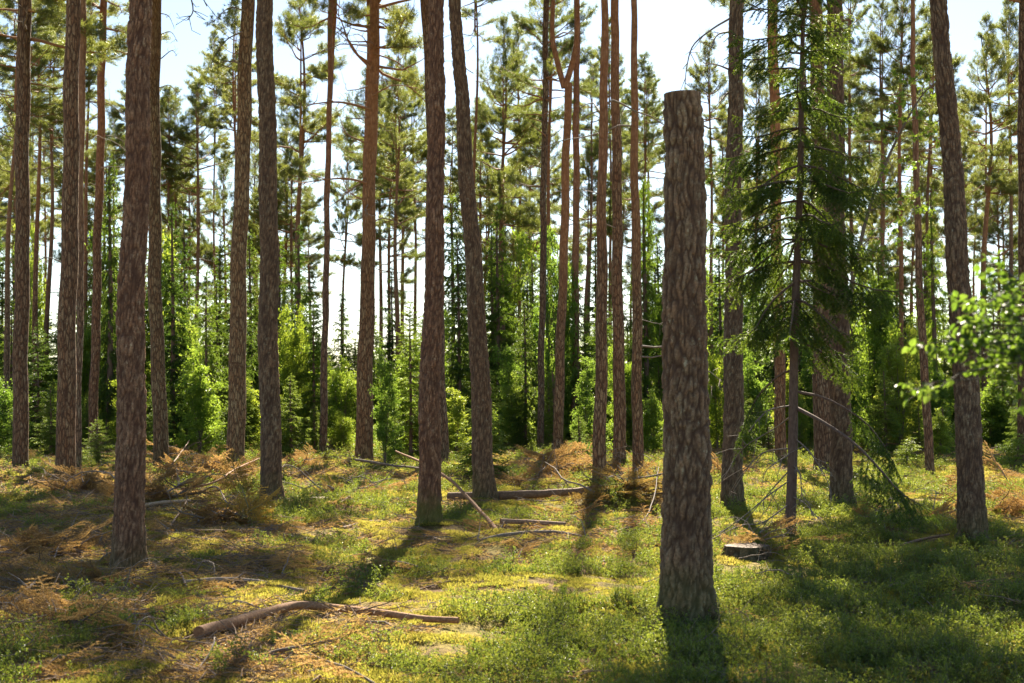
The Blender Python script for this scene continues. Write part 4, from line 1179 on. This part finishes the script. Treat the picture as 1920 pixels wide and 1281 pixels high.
brush('dark brown brush strewn in the corner shadow of the clearing', 150, 1165, 120, 8, 30, 19, 8, 0, (.75, .75, .75))
brush('small heap of brown sprays near the straight grey branch', 395, 985, 44, 34, 22, 20, 6, 0, (.8, .75, .7))

# ------------------------------------------------------------------ ground cover (nobody could count it)
def src_col(name, meshes):
    c = bpy.data.collections.new(name)
    for k, me in enumerate(meshes):
        c.objects.link(bpy.data.objects.new('%s_%02d' % (name, k), me))
    return c
def scatter(name, label, pts, rot, scl, idx, col):
    me = bpy.data.meshes.new(name)
    me.vertices.add(len(pts)); me.vertices.foreach_set('co', np.asarray(pts, np.float32).ravel())
    me.attributes.new('rot', 'FLOAT_VECTOR', 'POINT').data.foreach_set('vector', np.asarray(rot, np.float32).ravel())
    me.attributes.new('scl', 'FLOAT', 'POINT').data.foreach_set('value', np.asarray(scl, np.float32))
    me.attributes.new('idx', 'INT', 'POINT').data.foreach_set('value', np.asarray(idx, np.int32))
    o = link(name, me)
    tag(o, label, kind='stuff')
    ng = bpy.data.node_groups.new(name, 'GeometryNodeTree')
    ng.interface.new_socket('Geometry', in_out='INPUT', socket_type='NodeSocketGeometry')
    ng.interface.new_socket('Geometry', in_out='OUTPUT', socket_type='NodeSocketGeometry')
    gi, go = ng.nodes.new('NodeGroupInput'), ng.nodes.new('NodeGroupOutput')
    ci = ng.nodes.new('GeometryNodeCollectionInfo'); ci.inputs[0].default_value = col; ci.inputs['Separate Children'].default_value = True; ci.inputs['Reset Children'].default_value = True
    ip = ng.nodes.new('GeometryNodeInstanceOnPoints'); ip.inputs['Pick Instance'].default_value = True
    def attr(n, t):
        a = ng.nodes.new('GeometryNodeInputNamedAttribute'); a.data_type = t; a.inputs[0].default_value = n
        return next(s for s in a.outputs if s.enabled and s.name == 'Attribute')
    e = ng.nodes.new('FunctionNodeEulerToRotation')
    L = ng.links.new
    L(gi.outputs[0], ip.inputs['Points']); L(ci.outputs[0], ip.inputs['Instance']); L(attr('idx', 'INT'), ip.inputs['Instance Index'])
    L(attr('rot', 'FLOAT_VECTOR'), e.inputs[0]); L(e.outputs[0], ip.inputs['Rotation']); L(attr('scl', 'FLOAT'), ip.inputs['Scale'])
    L(ip.outputs[0], go.inputs[0])
    o.modifiers.new('scatter', 'NODES').node_group = ng
    return o

def berry_mesh(seed, n=30, h=.14, R=.17, size=.0145):
    rng2 = np.random.default_rng(seed)
    mb = MB(); A, B = [], []
    for k in range(n):
        a = rng2.random() * 2 * PI; r = R * math.sqrt(rng2.random())
        b = np.array([r * math.cos(a), r * math.sin(a), -.02])
        e = b + np.array([rng2.normal() * .04 + r * math.cos(a) * .3, rng2.normal() * .04 + r * math.sin(a) * .3, h * (.55 + .6 * rng2.random())])
        v, f = tube(np.array([b, e]), [.0016, .0008], 3); mb.add(v, f, 0)
        for _ in range(3):
            w = .35 + .5 * rng2.random(); c = b + (e - b) * w
            A.append(c); B.append(c + unit(np.array([rng2.normal(), rng2.normal(), .8])) * h * .35)
        A.append(b + (e - b) * .3); B.append(e)
    A, B = np.array(A), np.array(B)
    i = np.repeat(np.arange(len(A)), 6); u = rng2.random((len(i), 1))
    pos = A[i] + (B - A)[i] * u
    dr = unit((B - A)[i]) * .4 + rng2.normal(size=(len(i), 3)) * .7 + np.array([0, 0, .15])
    nrm = rng2.normal(size=(len(i), 3)) * .5 + np.array([0, 0, .9])
    sz = size * (.6 + .7 * rng2.random(len(i)))
    leaves(mb, pos, dr, nrm, sz, sz * .62, 1)
    return mb.mesh('blueberry', [M['stem'], M['berry']])
def moss_mesh(seed, n=620, R=.17, h=.025):
    rng2 = np.random.default_rng(seed); mb = MB()
    r = R * np.sqrt(rng2.random(n)); a = rng2.random(n) * 2 * PI
    pos = np.stack([r * np.cos(a), r * np.sin(a), -.005 + .02 * (1 - (r / R) ** 2)], -1)
    dr = rng2.normal(size=(n, 3)) * .6 + np.array([0, 0, .7])
    needles(mb, pos, dr, h * (.5 + .9 * rng2.random(n)), .008, 0, rng2)
    return mb.mesh('moss', [M['moss']])
def litter_mesh(seed, n=26, R=.24):
    rng2 = np.random.default_rng(seed); mb = MB()
    for k in range(n):
        r = R * math.sqrt(rng2.random()); a = rng2.random() * 2 * PI; b2 = rng2.random() * 2 * PI
        ln = .04 + .30 * rng2.random() ** 2.5
        b = np.array([r * math.cos(a), r * math.sin(a), .004 + .02 * rng2.random()]); d = np.array([math.cos(b2), math.sin(b2), rng2.normal() * .15])
        Q = np.array([b, b + d * ln * .5 + rng2.normal(size=3) * .008, b + d * ln])
        v, f = tube(Q, [.003 * (.5 + rng2.random()), .0025, .0012], 4); mb.add(v, f, 0)
    m = 260
    r = R * np.sqrt(rng2.random(m)); a = rng2.random(m) * 2 * PI
    needles(mb, np.stack([r * np.cos(a), r * np.sin(a), .003 + .022 * rng2.random(m)], -1), rng2.normal(size=(m, 3)) * np.array([1, 1, .3]), .04, .004, 1, rng2)
    return mb.mesh('litter', [M['litter'], M['brown']])
BER = src_col('blueberry_shrub', [berry_mesh(1000 + k, 22 + 4 * (k % 3), .115 + .025 * (k % 3)) for k in range(7)])
MOS = src_col('moss_cushion', [moss_mesh(1020 + k) for k in range(5)])
LIT = src_col('needle_litter', [litter_mesh(1030 + k) for k in range(6)])
SPC = src_col('dry_spray', SPRAY)
TWG = src_col('dead_twig', DEAD)

def sample(n, d0, d1, pw, margin=1.35):
    """points spread over the ground the camera can see, thinning with distance"""
    u = rs.random(n)
    if abs(pw) < 1e-6: d = d0 * (d1 / d0) ** u
    else: d = (d0 ** pw + u * (d1 ** pw - d0 ** pw)) ** (1 / pw)
    x = (rs.random(n) * 2 - 1) * (d * .36 * margin + .8)
    return x, d
def cover(name, label, n, d0, d1, pw, maskfn, smin, smax, col, ncol, tilt=.25, grow=0, lift=0, clear=False):
    x, y = sample(n, d0, d1, pw)
    keep = rs.random(n) < maskfn(x, y)
    for ex, ey, er in BIG: keep &= ((x - ex) / er) ** 2 + ((y - ey + er * .9) / (er * 1.8)) ** 2 > 1
    if clear:
        for ex, ey, er in EXC: keep &= ((x - ex) / er) ** 2 + ((y - ey + er * .8) / (er * 1.9)) ** 2 > 1
    x, y = x[keep], y[keep]
    z = H(x, y) + lift
    m = len(x)
    rot = np.stack([rs.normal(size=m) * tilt, rs.normal(size=m) * tilt, rs.random(m) * 2 * PI], -1)
    s = (smin + (smax - smin) * rs.random(m)) * (1 + grow * np.clip((y - 15) / 25, 0, 1))
    scatter(name, label, np.stack([x, y, z], -1), rot, s, rs.integers(0, ncol, m), col)
    print(name, m)
def pixel(x, y): return CX + F * x / y, 740 + F * EYE / y
def patch(x, y, s, seed): return fbm(xyz(x / s, y / s, seed), 3)
def box(X, Y, x0, x1, y0, y1, sx=70, sy=35):
    g = lambda q: 1 / (1 + np.exp(-np.clip(q, -30, 30)))
    return g((X - x0) / sx) * g((x1 - X) / sx) * g((Y - y0) / sy) * g((y1 - Y) / sy)
def berry_mask(x, y):
    X, Yp = pixel(x, y)
    b = .22 + .74 * box(X, Yp, 1180, 3000, 985, 1500) + .6 * box(X, Yp, 480, 860, 930, 1040) + .5 * box(X, Yp, 850, 1220, 990, 1130) + .3 * box(X, Yp, 250, 900, 1200, 1300) \
        - .30 * box(X, Yp, -900, 420, 940, 1200) + .35 * box(X, Yp, -300, 120, 900, 980) + .3 * box(X, Yp, 900, 1120, 880, 930) - .25 * box(X, Yp, 380, 1000, 1160, 1281) + .35 * box(X, Yp, 200, 700, 1060, 1110)
    return np.clip(b + 1.9 * patch(x, y, 1.2, 3.3) - .05, 0, 1)
def litter_mask(x, y):
    X, Yp = pixel(x, y)
    b = .36 + .4 * box(X, Yp, -900, 480, 900, 1230) - .15 * box(X, Yp, 550, 1200, 900, 1150) - .35 * box(X, Yp, 1200, 3000, 1000, 1500)
    return np.clip(b - 1.2 * patch(x, y, 1.5, 3.3), 0, 1)
def moss_mask(x, y):
    X, Yp = pixel(x, y)
    b = .75 - .35 * box(X, Yp, -900, 400, 950, 1200)
    return np.clip(b - .12 + 1.3 * patch(x, y, .8, 8.8), .3, 1)
cover('blueberry_shrubs', 'bright green blueberry shrubs covering the forest floor', 20000, 5.0, 48, 1.15, berry_mask, .55, 1.25, BER, 7, grow=.7, clear=True)
cover('moss', 'golden green moss between the blueberry shrubs', 15000, 5.0, 46, 1.0, moss_mask, .7, 1.35, MOS, 5, .15, .8)
cover('needle_litter', 'brown needles and twigs strewn over the moss', 14000, 5.0, 46, 1.0, litter_mask, .7, 1.5, LIT, 6, .15, .8)
cover('dry_branch_litter', 'small dead brown sprays scattered over the ground', 1500, 6.0, 40, 1.1, litter_mask, .3, .75, SPC, 5, .3, .2, .03)

cover('fallen_twigs', 'dead grey-brown twigs strewn over moss and litter', 1500, 5.5, 38, 1.1, lambda x, y: .35 + .65 * litter_mask(x, y), .14, .5, TWG, 8, .2, .2, .03)
# ------------------------------------------------------------------ light
SAZ, SEL = math.atan((1200 - CX) / F), math.radians(38)
w = bpy.data.worlds.new('World'); scene.world = w; w.use_nodes = True
nt = w.node_tree; nt.nodes.clear()
sky = nt.nodes.new('ShaderNodeTexSky'); sky.sky_type = 'NISHITA'; sky.sun_disc = False
sky.sun_elevation = SEL; sky.sun_rotation = SAZ; sky.dust_density = .28; sky.air_density = 1.0; sky.ozone_density = 1.2
bg = nt.nodes.new('ShaderNodeBackground'); bg.inputs[1].default_value = .05
ow = nt.nodes.new('ShaderNodeOutputWorld')
nt.links.new(sky.outputs[0], bg.inputs[0]); nt.links.new(bg.outputs[0], ow.inputs[0])
sl = bpy.data.lights.new('sun', 'SUN'); sl.energy = 5.0; sl.angle = math.radians(.8); sl.color = (1, .88, .70)
so = bpy.data.objects.new('sun', sl); COL.objects.link(so)
sd_ = Vector((math.sin(SAZ) * math.cos(SEL), math.cos(SAZ) * math.cos(SEL), math.sin(SEL)))
so.rotation_euler = sd_.to_track_quat('Z', 'Y').to_euler()
so.location = (0, 0, 40)

# ------------------------------------------------------------------ camera and render
cd = bpy.data.cameras.new('camera'); cam = bpy.data.objects.new('camera', cd); COL.objects.link(cam)
cd.sensor_width = 36; cd.lens = 36 * F / 1920; cd.clip_end = 3000; cd.clip_start = .1
cam.location = (0, 0, EYE); cam.rotation_euler = (PI / 2 + TILT, 0, 0)
cd.dof.use_dof = True; cd.dof.focus_distance = 18; cd.dof.aperture_fstop = 4.0; cd.dof.aperture_blades = 9
scene.camera = cam
vs = scene.view_settings
vs.view_transform = 'Standard'; vs.look = 'None'; vs.exposure = 1.95; vs.gamma = 1; vs.use_curve_mapping = False
scene.render.engine = 'CYCLES'
cy = scene.cycles
cy.max_bounces = 7; cy.diffuse_bounces = 4; cy.glossy_bounces = 2; cy.transmission_bounces = 4; cy.transparent_max_bounces = 4
cy.caustics_reflective = False; cy.caustics_refractive = False
cy.sample_clamp_indirect = 6
cy.use_denoising = True
